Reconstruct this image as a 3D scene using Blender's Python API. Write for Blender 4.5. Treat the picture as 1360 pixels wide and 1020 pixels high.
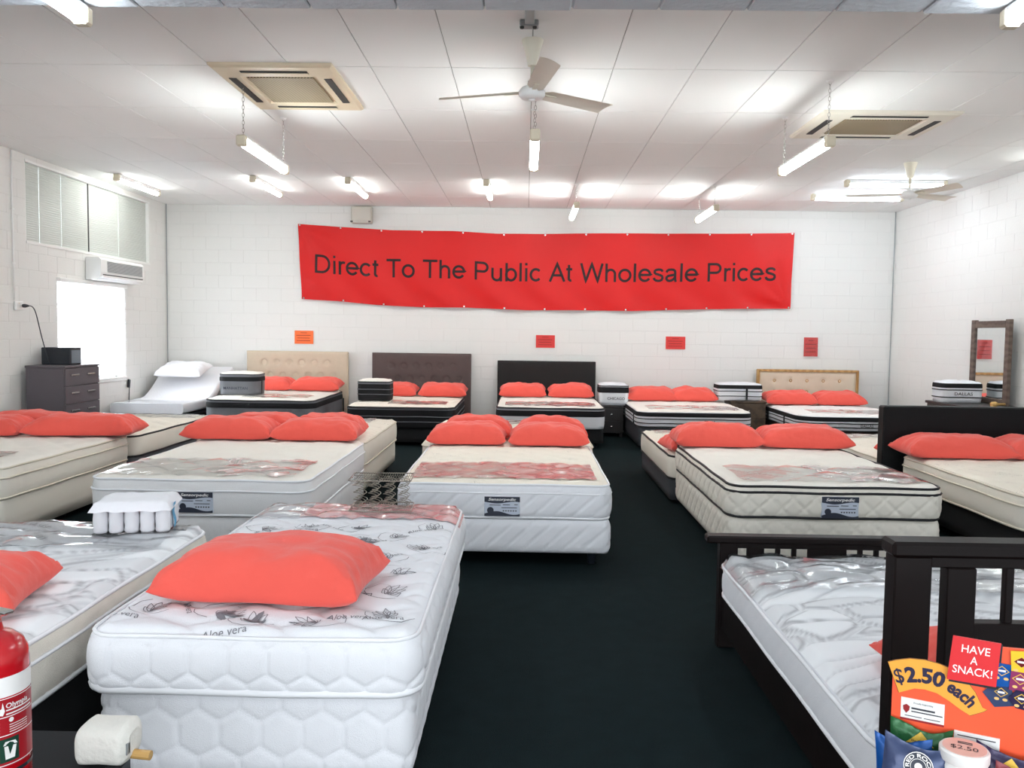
import bpy, math, random
from mathutils import Vector, Matrix, noise
R = math.radians
PI = math.pi
for o in list(bpy.data.objects):
    bpy.data.objects.remove(o, do_unlink=True)
scene = bpy.context.scene
COL = scene.collection

# ------------------------------------------------------------------ camera
CAM_F, CAM_H = 1125.0, 1.56
cam_d = bpy.data.cameras.new('camera')
cam_d.sensor_fit = 'HORIZONTAL'; cam_d.sensor_width = 36.0
cam_d.lens = CAM_F / 1360.0 * 36.0
cam_d.clip_start = 0.05; cam_d.clip_end = 200
cam = bpy.data.objects.new('camera', cam_d); COL.objects.link(cam)
_yc = Vector((18.0 / CAM_F, 69.0 / CAM_F, 1.0)).normalized()      # the room's depth axis seen by the camera
_xc = Vector((1.0, -0.0135, 0.0)); _xc = (_xc - _yc * _yc.dot(_xc)).normalized()
_zc = -_xc.cross(_yc)
if _zc.y < 0: _zc = -_zc
right = Vector((_xc.x, _yc.x, _zc.x)); up = Vector((_xc.y, _yc.y, _zc.y)); fwd = Vector((_xc.z, _yc.z, _zc.z))
m4 = Matrix((( right.x, up.x, -fwd.x, 0), (right.y, up.y, -fwd.y, 0), (right.z, up.z, -fwd.z, CAM_H), (0, 0, 0, 1)))
cam.matrix_world = m4
scene.camera = cam

# ------------------------------------------------------------------ world, daylight, exposure
world = bpy.data.worlds.new('world'); scene.world = world
world.use_nodes = True
bg = world.node_tree.nodes['Background']
bg.inputs[0].default_value = (0.86, 0.93, 1.0, 1); bg.inputs[1].default_value = 2.4
vs = scene.view_settings
vs.view_transform = 'Standard'; vs.look = 'None'; vs.gamma = 1.0; vs.use_curve_mapping = False
vs.exposure = 0.66
TUBE_STRENGTH = 32.0
def area(name, loc, rot, sx, sy, power, color):
    l = bpy.data.lights.new(name, 'AREA'); l.shape = 'RECTANGLE'; l.size = sx; l.size_y = sy
    l.energy = power; l.color = color
    o = bpy.data.objects.new(name, l); COL.objects.link(o); o.location = loc; o.rotation_euler = rot
    return o
# daylight entering through the shopfront glass behind the photographer and the side window
area('shopfront_daylight', (0, -3.9, 1.75), (R(90), 0, 0), 9.6, 2.6, 36, (0.90, 0.955, 1.0))
# added upward fill to brighten the ceiling, standing in for pavement bounce
area('ceiling_fill_light', (0, -3.85, 0.9), (R(150), 0, 0), 9.6, 1.0, 135, (0.95, 0.98, 1.0))
area('side_window_daylight', (-5.95, 11.19, 1.49), (0, R(-90), 0), 1.3, 1.7, 60, (0.9, 0.95, 1.0))

# ------------------------------------------------------------------ materials
def lin(c):
    return tuple(((v / 255.0) / 12.92 if v / 255.0 <= 0.04045 else ((v / 255.0 + 0.055) / 1.055) ** 2.4) for v in c) + (1.0,)
def new_mat(name):
    m = bpy.data.materials.new(name); m.use_nodes = True
    return m, m.node_tree, m.node_tree.nodes['Principled BSDF']
def mat(name, rgb, rough=0.6, var=0.06, scale=6.0, bump=0.0, bscale=80.0, metal=0.0, spec=0.5, trans=0.0, emit=0.0, sheen=0.0, rgb2=None, coat=0.0):
    m, nt, b = new_mat(name)
    L = nt.links
    tc = nt.nodes.new('ShaderNodeTexCoord')
    if var or rgb2:
        n = nt.nodes.new('ShaderNodeTexNoise'); n.inputs['Scale'].default_value = scale; n.inputs['Detail'].default_value = 4
        L.new(tc.outputs['Object'], n.inputs['Vector'])
        mx = nt.nodes.new('ShaderNodeMix'); mx.data_type = 'RGBA'
        c = lin(rgb)
        c2 = lin(rgb2) if rgb2 else tuple(v * (1 - 2 * var) for v in c[:3]) + (1,)
        mx.inputs[6].default_value = c; mx.inputs[7].default_value = c2
        L.new(n.outputs['Fac'], mx.inputs[0]); L.new(mx.outputs[2], b.inputs['Base Color'])
    else:
        b.inputs['Base Color'].default_value = lin(rgb)
    b.inputs['Roughness'].default_value = rough; b.inputs['Metallic'].default_value = metal
    b.inputs['Specular IOR Level'].default_value = spec
    b.inputs['Transmission Weight'].default_value = trans
    b.inputs['Coat Weight'].default_value = coat
    if sheen: b.inputs['Sheen Weight'].default_value = sheen
    if emit:
        b.inputs['Emission Color'].default_value = lin(rgb); b.inputs['Emission Strength'].default_value = emit
    if bump:
        n2 = nt.nodes.new('ShaderNodeTexNoise'); n2.inputs['Scale'].default_value = bscale; n2.inputs['Detail'].default_value = 3
        L.new(tc.outputs['Object'], n2.inputs['Vector'])
        bp = nt.nodes.new('ShaderNodeBump'); bp.inputs['Strength'].default_value = bump; bp.inputs['Distance'].default_value = 0.01
        L.new(n2.outputs['Fac'], bp.inputs['Height']); L.new(bp.outputs['Normal'], b.inputs['Normal'])
    return m
def wave_mat(name, rgb, rgb2, rough, wscale, direction='Z', distort=0.0, dscale=2.0, ramp=(0.4, 0.6), bump=0.0, var=0.0):
    m, nt, b = new_mat(name); L = nt.links
    tc = nt.nodes.new('ShaderNodeTexCoord')
    w = nt.nodes.new('ShaderNodeTexWave'); w.bands_direction = direction; w.inputs['Scale'].default_value = wscale
    w.inputs['Distortion'].default_value = distort; w.inputs['Detail Scale'].default_value = dscale
    L.new(tc.outputs['Object'], w.inputs['Vector'])
    r = nt.nodes.new('ShaderNodeValToRGB'); r.color_ramp.elements[0].position = ramp[0]; r.color_ramp.elements[1].position = ramp[1]
    r.color_ramp.elements[0].color = lin(rgb); r.color_ramp.elements[1].color = lin(rgb2)
    L.new(w.outputs['Fac'], r.inputs['Fac']); L.new(r.outputs['Color'], b.inputs['Base Color'])
    b.inputs['Roughness'].default_value = rough
    if bump:
        bp = nt.nodes.new('ShaderNodeBump'); bp.inputs['Strength'].default_value = bump; bp.inputs['Distance'].default_value = 0.01
        L.new(w.outputs['Fac'], bp.inputs['Height']); L.new(bp.outputs['Normal'], b.inputs['Normal'])
    return m
def sheet_mat(name, print_rgb, cover=0.55, scale=3.0, dark=None, milky=0.12):
    """clear plastic sheet printed with loose flower shapes"""
    m, nt, b = new_mat(name); L = nt.links; N = nt.nodes
    out = N['Material Output']
    tc = N.new('ShaderNodeTexCoord'); mp = N.new('ShaderNodeMapping'); mp.inputs['Scale'].default_value = (1.0, 1.5, 1.0)
    L.new(tc.outputs['Object'], mp.inputs['Vector'])
    n = N.new('ShaderNodeTexNoise'); n.inputs['Scale'].default_value = scale; n.inputs['Detail'].default_value = 3; n.inputs['Distortion'].default_value = 1.2
    L.new(mp.outputs['Vector'], n.inputs['Vector'])
    r = N.new('ShaderNodeValToRGB'); r.color_ramp.elements[0].position = cover; r.color_ramp.elements[1].position = cover + 0.05
    r.color_ramp.elements[0].color = (milky, milky, milky, 1); r.color_ramp.elements[1].color = (0.75, 0.75, 0.75, 1)
    L.new(n.outputs['Fac'], r.inputs['Fac'])
    b.inputs['Roughness'].default_value = 0.25
    n2 = N.new('ShaderNodeTexNoise'); n2.inputs['Scale'].default_value = scale * 1.7; n2.inputs['Detail'].default_value = 2
    L.new(mp.outputs['Vector'], n2.inputs['Vector'])
    r2 = N.new('ShaderNodeValToRGB'); r2.color_ramp.elements[0].position = 0.47; r2.color_ramp.elements[1].position = 0.53
    r2.color_ramp.elements[0].color = lin(print_rgb); r2.color_ramp.elements[1].color = lin(dark or (228, 190, 186))
    L.new(n2.outputs['Fac'], r2.inputs['Fac'])
    mixc = N.new('ShaderNodeMix'); mixc.data_type = 'RGBA'; mixc.inputs[6].default_value = lin((225, 228, 230))
    L.new(r.outputs['Color'], mixc.inputs[0]); L.new(r2.outputs['Color'], mixc.inputs[7])
    L.new(mixc.outputs[2], b.inputs['Base Color'])
    tr = N.new('ShaderNodeBsdfTransparent'); mx = N.new('ShaderNodeMixShader')
    L.new(r.outputs['Color'], mx.inputs['Fac']); L.new(tr.outputs[0], mx.inputs[1]); L.new(b.outputs[0], mx.inputs[2])
    gl = N.new('ShaderNodeBsdfGlossy'); gl.inputs['Roughness'].default_value = 0.10
    fr = N.new('ShaderNodeFresnel'); fr.inputs['IOR'].default_value = 1.28
    mx2 = N.new('ShaderNodeMixShader'); L.new(fr.outputs[0], mx2.inputs['Fac']); L.new(mx.outputs[0], mx2.inputs[1]); L.new(gl.outputs[0], mx2.inputs[2])
    L.new(mx2.outputs[0], out.inputs['Surface'])
    return m

MT = {}
MT['wall'] = mat('painted_block', (229, 228, 225), 0.75, 0.015, 2.0, 0.2, 45)
MT['mortar'] = mat('painted_mortar', (218, 217, 213), 0.85, 0.02, 3.0)
MT['beam'] = mat('grey_painted_block', (206, 210, 214), 0.85, 0.08, 4.0, 0.6, 30)
MT['ceil'] = mat('ceiling_panel_paint', (246, 247, 246), 0.8, 0.015, 1.5, 0.08, 120)
MT['ceilgap'] = mat('ceiling_gap', (165, 163, 158), 0.9, 0.02)
MT['carpet'] = mat('dark_green_carpet', (23, 37, 39), 0.95, 0.25, 9.0, 0.6, 260, spec=0.1, rgb2=(15, 26, 28))
MT['white'] = mat('white_paint', (238, 238, 236), 0.45, 0.01)
MT['offwhite'] = mat('cream_plastic', (232, 226, 208), 0.45, 0.02)
MT['acbeige'] = mat('beige_plastic', (232, 218, 190), 0.5, 0.03)
MT['acpale'] = mat('pale_cream_plastic', (236, 231, 216), 0.5, 0.03)
MT['acgrille'] = wave_mat('air_grille', (176, 160, 128), (112, 98, 74), 0.6, 26, 'DIAGONAL', 0, 1, (0.3, 0.7), 0.4)
MT['acslot'] = mat('dark_slot', (58, 58, 56), 0.7, 0.05)
MT['grey'] = mat('grey_metal', (158, 162, 164), 0.45, 0.04, metal=0.3)
MT['steel'] = mat('steel', (190, 190, 188), 0.25, 0.03, metal=1.0)
MT['wire'] = mat('spring_wire', (150, 146, 136), 0.3, 0.05, metal=0.9)
MT['fanblade'] = mat('fan_blade', (234, 226, 212), 0.5, 0.03)
MT['tube'] = mat('lamp_diffuser', (244, 251, 250), 0.4, 0, emit=TUBE_STRENGTH)
MT['tube_flush'] = mat('lamp_diffuser_flush', (246, 250, 246), 0.4, 0, emit=TUBE_STRENGTH * 0.8)
MT['tube_cool'] = mat('lamp_diffuser_cool', (236, 246, 255), 0.4, 0, emit=TUBE_STRENGTH)
MT['tubecap'] = mat('lamp_cap', (216, 205, 182), 0.5, 0.02)
MT['darkcable'] = mat('dark_cable', (52, 54, 60), 0.5, 0.02)
MT['coral'] = mat('coral_cotton', (240, 96, 84), 0.85, 0.04, 5.0, 0.55, 15, spec=0.2, sheen=0.2)
MT['pwhite'] = mat('white_cotton', (236, 236, 240), 0.85, 0.02, 5.0, 0.3, 40)
MT['mwhite'] = mat('white_knit', (236, 237, 241), 0.85, 0.02, 5, 0.25, 300, spec=0.25)
MT['mcream'] = mat('cream_knit', (236, 230, 218), 0.85, 0.03, 5, 0.25, 250, spec=0.25)
MT['mcream_top'] = mat('cream_quilt', (243, 239, 231), 0.85, 0.03, 5, 0.25, 250, spec=0.25)
MT['mblack'] = mat('black_border_fabric', (28, 28, 31), 0.8, 0.1, 10, 0.2, 200, spec=0.3)
MT['mgrey'] = mat('grey_border_fabric', (118, 120, 126), 0.85, 0.08, 14, 0.3, 240)
MT['mdgrey'] = mat('dark_grey_base_fabric', (66, 68, 74), 0.9, 0.1, 14, 0.3, 240)
MT['bblack'] = mat('black_base_fabric', (22, 23, 26), 0.9, 0.12, 14, 0.3, 240)
MT['mbrown'] = mat('brown_base_fabric', (84, 70, 62), 0.9, 0.1, 14, 0.3, 240)
MT['stripe'] = mat('black_cord', (20, 20, 24), 0.6, 0.05)
MT['pipewhite'] = mat('white_piping', (240, 241, 244), 0.7, 0.01)
MT['pipegrey'] = mat('pale_grey_piping', (214, 212, 206), 0.7, 0.02)
MT['pipecream'] = mat('cream_piping', (224, 216, 198), 0.7, 0.02)
MT['hb_beige'] = mat('beige_linen', (206, 190, 168), 0.9, 0.05, 20, 0.3, 300)
MT['hb_brown'] = mat('dark_brown_linen', (92, 78, 76), 0.9, 0.06, 20, 0.3, 300)
MT['hb_black'] = mat('charcoal_linen', (34, 32, 32), 0.9, 0.08, 20, 0.3, 300)
MT['hb_blackleather'] = mat('black_leatherette', (13, 16, 18), 0.5, 0.1, 20, 0.15, 200, spec=0.2)
MT['hb_cream'] = mat('cream_linen', (222, 208, 186), 0.9, 0.04, 20, 0.3, 300)
MT['oak'] = wave_mat('light_oak', (192, 152, 96), (170, 128, 74), 0.5, 3.0, 'X', 5, 2, (0.2, 0.8))
MT['walnut'] = wave_mat('walnut', (92, 74, 58), (70, 54, 42), 0.5, 3.0, 'Y', 6, 2, (0.2, 0.8))
MT['mirrorwood'] = wave_mat('grey_brown_wood', (104, 88, 78), (84, 68, 60), 0.5, 4.0, 'Z', 5, 2, (0.2, 0.8))
MT['darkwood'] = mat('espresso_timber', (24, 14, 13), 0.5, 0.2, 4.0, 0.05, 30, rgb2=(9, 6, 6), spec=0.18)
MT['dresser'] = mat('charcoal_brown_laminate', (92, 86, 92), 0.45, 0.06, 5)  # base colour lightened to carry haze from the window glare
MT['dresserblack'] = mat('black_brown_laminate', (34, 28, 27), 0.4, 0.1, 5)
MT['mirror'] = mat('mirror_glass', (225, 228, 228), 0.02, 0, metal=1.0)
MT['blackplastic'] = mat('black_plastic', (30, 36, 44), 0.4, 0.05)
MT['print'] = mat('dark_print', (58, 58, 66), 0.8, 0)
MT['softprint'] = mat('soft_grey_print', (122, 122, 128), 0.85, 0)
MT['mwarm'] = mat('warm_white_knit', (238, 237, 237), 0.85, 0.02, 5, 0.25, 300, spec=0.25)
MT['ink'] = mat('black_ink', (38, 14, 18), 0.7, 0)
MT['navyink'] = mat('navy_ink', (36, 32, 64), 0.7, 0)
MT['whiteink'] = mat('white_ink', (244, 242, 240), 0.6, 0)
MT['redink'] = mat('dark_red_ink', (150, 30, 34), 0.7, 0)
MT['bluebadge'] = mat('slate_print', (40, 46, 62), 0.5, 0.02)
MT['labelblue'] = mat('pale_blue_print', (196, 204, 218), 0.5, 0.02)
MT['banner'] = mat('red_banner_cloth', (212, 20, 18), 0.5, 0.03, 2.0, 0.08, 25, spec=0.35)
MT['paper_orange'] = mat('orange_paper', (250, 120, 62), 0.7, 0.02)
MT['paper_red'] = mat('red_paper', (222, 62, 58), 0.6, 0.02)
MT['red'] = mat('red_enamel', (196, 18, 30), 0.25, 0.03, coat=0.4)
MT['redlabel'] = mat('red_label', (170, 22, 34), 0.4, 0.02)
MT['greenlabel'] = mat('green_label', (24, 66, 52), 0.4, 0.02)
MT['cyan'] = mat('blue_tape', (84, 168, 212), 0.5, 0.03)
MT['boxorange'] = mat('orange_card', (250, 92, 52), 0.45, 0.03)
MT['boxred'] = mat('red_card', (226, 38, 44), 0.45, 0.03)
MT['boxyellow'] = mat('amber_card', (248, 172, 62), 0.45, 0.03)
MT['brownedge'] = mat('brown_edge', (140, 92, 40), 0.6, 0)
MT['packblue'] = mat('blue_foil', (20, 92, 176), 0.28, 0.1, 8, 0.3, 25, metal=0.2)
MT['packnavy'] = mat('navy_foil', (34, 46, 84), 0.28, 0.25, 12, 0.3, 25, metal=0.2, rgb2=(74, 88, 124))
MT['packgreen'] = mat('green_foil', (38, 104, 56), 0.28, 0.1, 8, 0.3, 25, metal=0.2)
MT['packpurple'] = mat('purple_foil', (46, 36, 76), 0.28, 0.1, 8, 0.3, 25, metal=0.2)
MT['packred'] = mat('maroon_foil', (120, 24, 34), 0.28, 0.1, 8, 0.3, 25, metal=0.2)
MT['packyellow'] = mat('yellow_foil', (246, 208, 52), 0.3, 0.08, 8, 0.3, 25)
MT['packmagenta'] = mat('magenta_print', (140, 36, 92), 0.4, 0.05)
MT['gold'] = mat('gold_print', (238, 196, 70), 0.45, 0.03)
MT['chip'] = mat('chip_print', (240, 196, 120), 0.5, 0.05)
MT['pinklid'] = mat('pink_lid_label', (246, 206, 196), 0.4, 0.02)
MT['tan'] = mat('tan_wood', (206, 164, 98), 0.5, 0.08)
MT['charcoalbox'] = mat('charcoal_vinyl', (15, 19, 23), 0.9, 0.06)
MT['padding'] = mat('white_padding', (238, 236, 228), 0.9, 0.02, 6, 0.5, 60)
MT['sheet_red'] = sheet_mat('printed_sheet_red', (222, 112, 104), 0.56, 2.4, (236, 190, 184), 0.10)
MT['sheet_strong'] = sheet_mat('printed_sheet_strong_red', (222, 62, 60), 0.46, 2.4, (236, 180, 172), 0.34)
MT['sheet_dark'] = sheet_mat('printed_sheet_dark', (150, 104, 104), 0.48, 3.4, (104, 92, 94), 0.15)
MT['sheet_pink'] = sheet_mat('printed_sheet_pink', (232, 122, 126), 0.40, 5.0, (246, 184, 184), 0.55)
MT['sheet_clear'] = sheet_mat('clear_sheet', (214, 110, 112), 0.64, 2.2, (170, 168, 172), 0.06)
MT['clear'] = sheet_mat('plain_clear_sheet', (225, 225, 225), 2.0, 2.0, None, 0.05)

# ------------------------------------------------------------------ mesh helpers
class MB:
    def __init__(s): s.v = []; s.f = []; s.m = []; s.cur = 0
    def add(s, vs, fs):
        b = len(s.v); s.v += [tuple(p) for p in vs]
        for f in fs: s.f.append(tuple(i + b for i in f)); s.m.append(s.cur)
        return s
    def box(s, x0, x1, y0, y1, z0, z1, c=0.0):
        if c <= 0:
            vs = [(x, y, z) for z in (z0, z1) for y in (y0, y1) for x in (x0, x1)]
            return s.add(vs, [(0, 2, 3, 1), (4, 5, 7, 6), (0, 1, 5, 4), (2, 6, 7, 3), (0, 4, 6, 2), (1, 3, 7, 5)])
        # chamfered box: three nested quads per axis
        vs = []; idx = {}
        for ax in range(3):
            for sx in (0, 1):
                for sy in (0, 1):
                    for sz in (0, 1):
                        lo = (x0, y0, z0); hi = (x1, y1, z1); sg = (sx, sy, sz); p = []
                        for k in range(3):
                            e = hi[k] if sg[k] else lo[k]
                            if k != ax: e += -c if sg[k] else c
                            p.append(e)
                        idx[(ax, sx, sy, sz)] = len(vs); vs.append(tuple(p))
        fs = []
        for ax in range(3):
            o = [k for k in range(3) if k != ax]
            for sd in (0, 1):
                q = []
                for a, b in ((0, 0), (1, 0), (1, 1), (0, 1)):
                    sg = [0, 0, 0]; sg[ax] = sd; sg[o[0]] = a; sg[o[1]] = b; q.append(idx[(ax,) + tuple(sg)])
                flip = (sd == 0) ^ (ax == 1)
                fs.append(tuple(q[::-1]) if flip else tuple(q))
        for ax in range(3):           # edge bevels: edges along axis ax
            o = [k for k in range(3) if k != ax]
            for a in (0, 1):
                for b in (0, 1):
                    sg0 = [0, 0, 0]; sg0[o[0]] = a; sg0[o[1]] = b; sg1 = list(sg0); sg1[ax] = 1
                    fs.append((idx[(o[0],) + tuple(sg0)], idx[(o[0],) + tuple(sg1)], idx[(o[1],) + tuple(sg1)], idx[(o[1],) + tuple(sg0)]))
        for sx in (0, 1):
            for sy in (0, 1):
                for sz in (0, 1):
                    fs.append(tuple(idx[(k, sx, sy, sz)] for k in range(3)))
        return s.add(vs, fs)
    def tube(s, pts, r, n=8, closed=False, cap=True):
        pts = [Vector(p) for p in pts]; N = len(pts); rings = []
        prev = None
        for i, p in enumerate(pts):
            if closed: t = pts[(i + 1) % N] - pts[i - 1]
            else: t = pts[min(i + 1, N - 1)] - pts[max(i - 1, 0)]
            t.normalize()
            if prev is None:
                a = Vector((0, 0, 1)) if abs(t.z) < 0.9 else Vector((1, 0, 0))
                u = t.cross(a).normalized()
            else:
                u = (prev - t * prev.dot(t)).normalized()
            w = t.cross(u); prev = u
            rr = r[i] if isinstance(r, (list, tuple)) else r
            rings.append([p + u * (rr * math.cos(2 * PI * k / n)) + w * (rr * math.sin(2 * PI * k / n)) for k in range(n)])
        vs = [q for g in rings for q in g]; fs = []
        M_ = N if closed else N - 1
        for i in range(M_):
            j = (i + 1) % N
            for k in range(n):
                fs.append((i * n + k, i * n + (k + 1) % n, j * n + (k + 1) % n, j * n + k))
        if cap and not closed:
            fs.append(tuple(range(n - 1, -1, -1))); fs.append(tuple((N - 1) * n + k for k in range(n)))
        return s.add(vs, fs)
    def lathe(s, prof, n=24, c=(0, 0, 0)):
        vs = []; fs = []
        for (r, z) in prof:
            for k in range(n):
                a = 2 * PI * k / n; vs.append((c[0] + r * math.cos(a), c[1] + r * math.sin(a), c[2] + z))
        for i in range(len(prof) - 1):
            for k in range(n):
                fs.append((i * n + k, i * n + (k + 1) % n, (i + 1) * n + (k + 1) % n, (i + 1) * n + k))
        fs.append(tuple(range(n - 1, -1, -1))); fs.append(tuple((len(prof) - 1) * n + k for k in range(n)))
        return s.add(vs, fs)
    def grid(s, nu, nv, fn, flip=False):
        vs = [fn(i / nu, j / nv) for j in range(nv + 1) for i in range(nu + 1)]; fs = []
        for j in range(nv):
            for i in range(nu):
                a = j * (nu + 1) + i; q = (a, a + 1, a + nu + 2, a + nu + 1); fs.append(q[::-1] if flip else q)
        return s.add(vs, fs)
    def prism(s, poly, fn0, fn1):
        n = len(poly); vs = [fn0(*p) for p in poly] + [fn1(*p) for p in poly]
        fs = [tuple(range(n - 1, -1, -1)), tuple(range(n, 2 * n))]
        for i in range(n): fs.append((i, (i + 1) % n, n + (i + 1) % n, n + i))
        return s.add(vs, fs)
    def mesh(s, name, mats, smooth=False):
        me = bpy.data.meshes.new(name); me.from_pydata(s.v, [], s.f)
        for m_ in (mats if isinstance(mats, (list, tuple)) else [mats]): me.materials.append(MT[m_] if isinstance(m_, str) else m_)
        if any(s.m): me.polygons.foreach_set('material_index', s.m)
        if smooth: me.polygons.foreach_set('use_smooth', [True] * len(me.polygons))
        me.update()
        return me
    def build(s, name, mats, parent=None, smooth=False, loc=None, rot=None, angle=None):
        me = s.mesh(name, mats, smooth or angle is not None)
        if angle is not None:
            try: me.set_sharp_from_angle(angle=R(angle))
            except Exception: pass
        return put(name, me, parent, loc, rot)
def put(name, me, parent=None, loc=None, rot=None):
    o = bpy.data.objects.new(name, me); COL.objects.link(o)
    if parent is not None: o.parent = parent
    if loc is not None: o.location = loc
    if rot is not None: o.rotation_euler = rot
    return o
def empty(name, loc=(0, 0, 0), rz=0.0):
    o = bpy.data.objects.new(name, None); COL.objects.link(o); o.location = loc; o.rotation_euler = (0, 0, rz)
    o.empty_display_size = 0.1
    return o
def tag(o, label=None, cat=None, group=None, kind=None):
    if label: o['label'] = label
    if cat: o['category'] = cat
    if group: o['group'] = group
    if kind: o['kind'] = kind
    return o
def thing(name, label, cat, loc=(0, 0, 0), rz=0.0, group=None):
    return tag(empty(name, loc, rz), label, cat, group)
def structure(name, mb, m, smooth=False):
    return tag(mb.build(name, m, None, smooth), kind='structure')
_text_cache = {}
def text_geo(body, size=1.0, bold=0.0, shear=0.0, space=1.0):
    k = (body, bold, shear, space)
    if k not in _text_cache:
        cu = bpy.data.curves.new('text', 'FONT'); cu.body = body; cu.size = 1.0; cu.offset = bold; cu.shear = shear
        cu.space_character = space; cu.resolution_u = 3
        ob = bpy.data.objects.new('text', cu); COL.objects.link(ob)
        bpy.context.view_layer.update()
        dg = bpy.context.evaluated_depsgraph_get()
        me = bpy.data.meshes.new_from_object(ob.evaluated_get(dg))
        vs = [(v.co.x, v.co.y) for v in me.vertices]; fs = [tuple(p.vertices) for p in me.polygons]
        bpy.data.objects.remove(ob, do_unlink=True); bpy.data.curves.remove(cu); bpy.data.meshes.remove(me)
        _text_cache[k] = (vs, fs)
    vs, fs = _text_cache[k]
    return [(x * size, y * size) for x, y in vs], fs
def text_width(body, **k):
    vs, _ = text_geo(body, 1.0, **k)
    return max(v[0] for v in vs), min(v[0] for v in vs)
def add_text(mb, body, fn, height=None, width=None, bold=0.0, shear=0.0, space=1.0, center=True):
    """text of given cap height (or total width) mapped by fn(u, v)"""
    vs, fs = text_geo(body, 1.0, bold, shear, space)
    x0 = min(v[0] for v in vs); x1 = max(v[0] for v in vs)
    cap = 0.73
    sy = (height / cap) if height else (width / (x1 - x0))
    sx = (width / (x1 - x0)) if width else sy
    off = -(x0 + x1) / 2 if center else -x0
    return mb.add([fn((x + off) * sx, y * sy) for x, y in vs], fs)
# ------------------------------------------------------------------ the room
X0, X1, Y0, Y1, HC = -5.74, 5.78, -4.0, 13.5, 3.51
structure('floor', MB().box(X0 - 0.2, X1 + 0.2, Y0 - 0.2, Y1 + 0.2, -0.12, 0.0), 'carpet')

def subtract(r, hole):
    u0, u1, z0, z1 = r; a0, a1, b0, b1 = hole
    if u1 <= a0 or u0 >= a1 or z1 <= b0 or z0 >= b1: return [r]
    out = []
    if u0 < a0: out.append((u0, a0, z0, z1))
    if u1 > a1: out.append((a1, u1, z0, z1))
    m0, m1 = max(u0, a0), min(u1, a1)
    if z0 < b0: out.append((m0, m1, z0, b0))
    if z1 > b1: out.append((m0, m1, b1, z1))
    return out
_block_mesh = {}
def block_mesh(w, h):
    k = (round(w, 3), round(h, 3))
    if k not in _block_mesh:
        a, b = w / 2 - 0.001, h / 2 - 0.001; c = 0.0015; d = 0.0025
        vs = [(-a, 0, -b), (a, 0, -b), (a, 0, b), (-a, 0, b), (-a + c, -d, -b + c), (a - c, -d, -b + c), (a - c, -d, b - c), (-a + c, -d, b - c)]
        fs = [(4, 5, 6, 7), (0, 1, 5, 4), (1, 2, 6, 5), (2, 3, 7, 6), (3, 0, 4, 7)]
        me = bpy.data.meshes.new('block'); me.from_pydata(vs, [], fs); me.materials.append(MT['wall']); _block_mesh[k] = me
    return _block_mesh[k]
def lay_blocks(wall, u0, u1, z0, z1, holes, to_world, rz, single, limit=300, shift=0.0):
    rects = []
    k = int(math.floor(z0 / 0.2))
    while k * 0.2 < z1:
        a = max(z0, k * 0.2); b = min(z1, (k + 1) * 0.2)
        u = math.floor((u0 - shift) / 0.4) * 0.4 + shift - (0.2 if k % 2 else 0.0)
        while u < u1:
            rs = [(max(u, u0), min(u + 0.4, u1), a, b)]
            for h in holes: rs = [q for r in rs for q in subtract(r, h)]
            rects += [r for r in rs if r[1] - r[0] > 0.02 and r[3] - r[2] > 0.02]
            u += 0.4
        k += 1
    rects.sort(key=lambda r: single(r))
    rest = MB(); n = 0
    for r in rects:
        p = to_world((r[0] + r[1]) / 2, (r[2] + r[3]) / 2)
        if single(r) < 1 and n < limit:
            put('block', block_mesh(r[1] - r[0], r[3] - r[2]), wall, p, (0, 0, rz)); n += 1
        else:
            me = block_mesh(r[1] - r[0], r[3] - r[2]); M_ = Matrix.Translation(p) @ Matrix.Rotation(rz, 4, 'Z')
            rest.add([M_ @ v.co for v in me.vertices], [tuple(q.vertices) for q in me.polygons])
    if rest.v:
        tag(rest.build('block_courses', 'wall', wall), kind='stuff')
# back wall
wb = structure('wall_back', MB().box(X0 - 0.2, X1 + 0.2, Y1, Y1 + 0.2, 0, HC + 0.1), 'mortar')
def back_rank(r):
    if r[0] > -3.5 and r[1] < 4.1 and r[2] > 2.0 and r[3] < 3.1: return 2
    return 2 if r[3] < 0.75 else (HC - r[3]) / 10
lay_blocks(wb, X0, X1, 0, HC, [], lambda u, z: (u, Y1, z), 0.0, back_rank, 300, 0.1)
# left wall with its two windows
LW = (10.33, 12.05, 0.83, 2.15)          # lower window
UW = (9.70, 12.90, 2.50, 3.45)           # high window band
wl = MB()
rects = [(Y0, Y1, 0, HC + 0.1)]
for h in (LW, UW): rects = [q for r in rects for q in subtract(r, h)]
for (a, b, c, d) in rects: wl.box(X0 - 0.2, X0, a, b, c, d)
wl = structure('wall_left', wl, 'mortar')
lay_blocks(wl, Y0, Y1, 0, HC, [LW, UW], lambda u, z: (X0, u, z), R(90), lambda r: 2 if r[1] < 9.1 else 0.5, 300, 0.14)
# right wall
wr = structure('wall_right', MB().box(X1, X1 + 0.2, Y0, Y1, 0, HC + 0.1), 'mortar')
lay_blocks(wr, Y0, Y1, 0, HC, [], lambda u, z: (X1, u, z), R(-90), lambda r: 2 if r[1] < 9.6 else 0.5, 300, 0.02)
# block lintel over the opening between the front shop and the showroom
bl = structure('wall_lintel', MB().box(X0, X1, 3.812, 3.99, 3.052, HC), 'beam')
random.seed(4)
u = -0.61 - 0.4 * 13
while u < X1:
    a, b = max(u, X0) + 0.004, min(u + 0.4, X1) - 0.004
    for (c, d) in ((3.04, 3.236), (3.244, 3.44)):
        if b - a > 0.05:
            jj = random.uniform(-0.005, 0.005) if c < 3.1 else 0
            MB().box(a, b, 3.80, 4.0, c + jj, d, 0.006).build('lintel_block', 'beam', bl)
    u += 0.4
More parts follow.
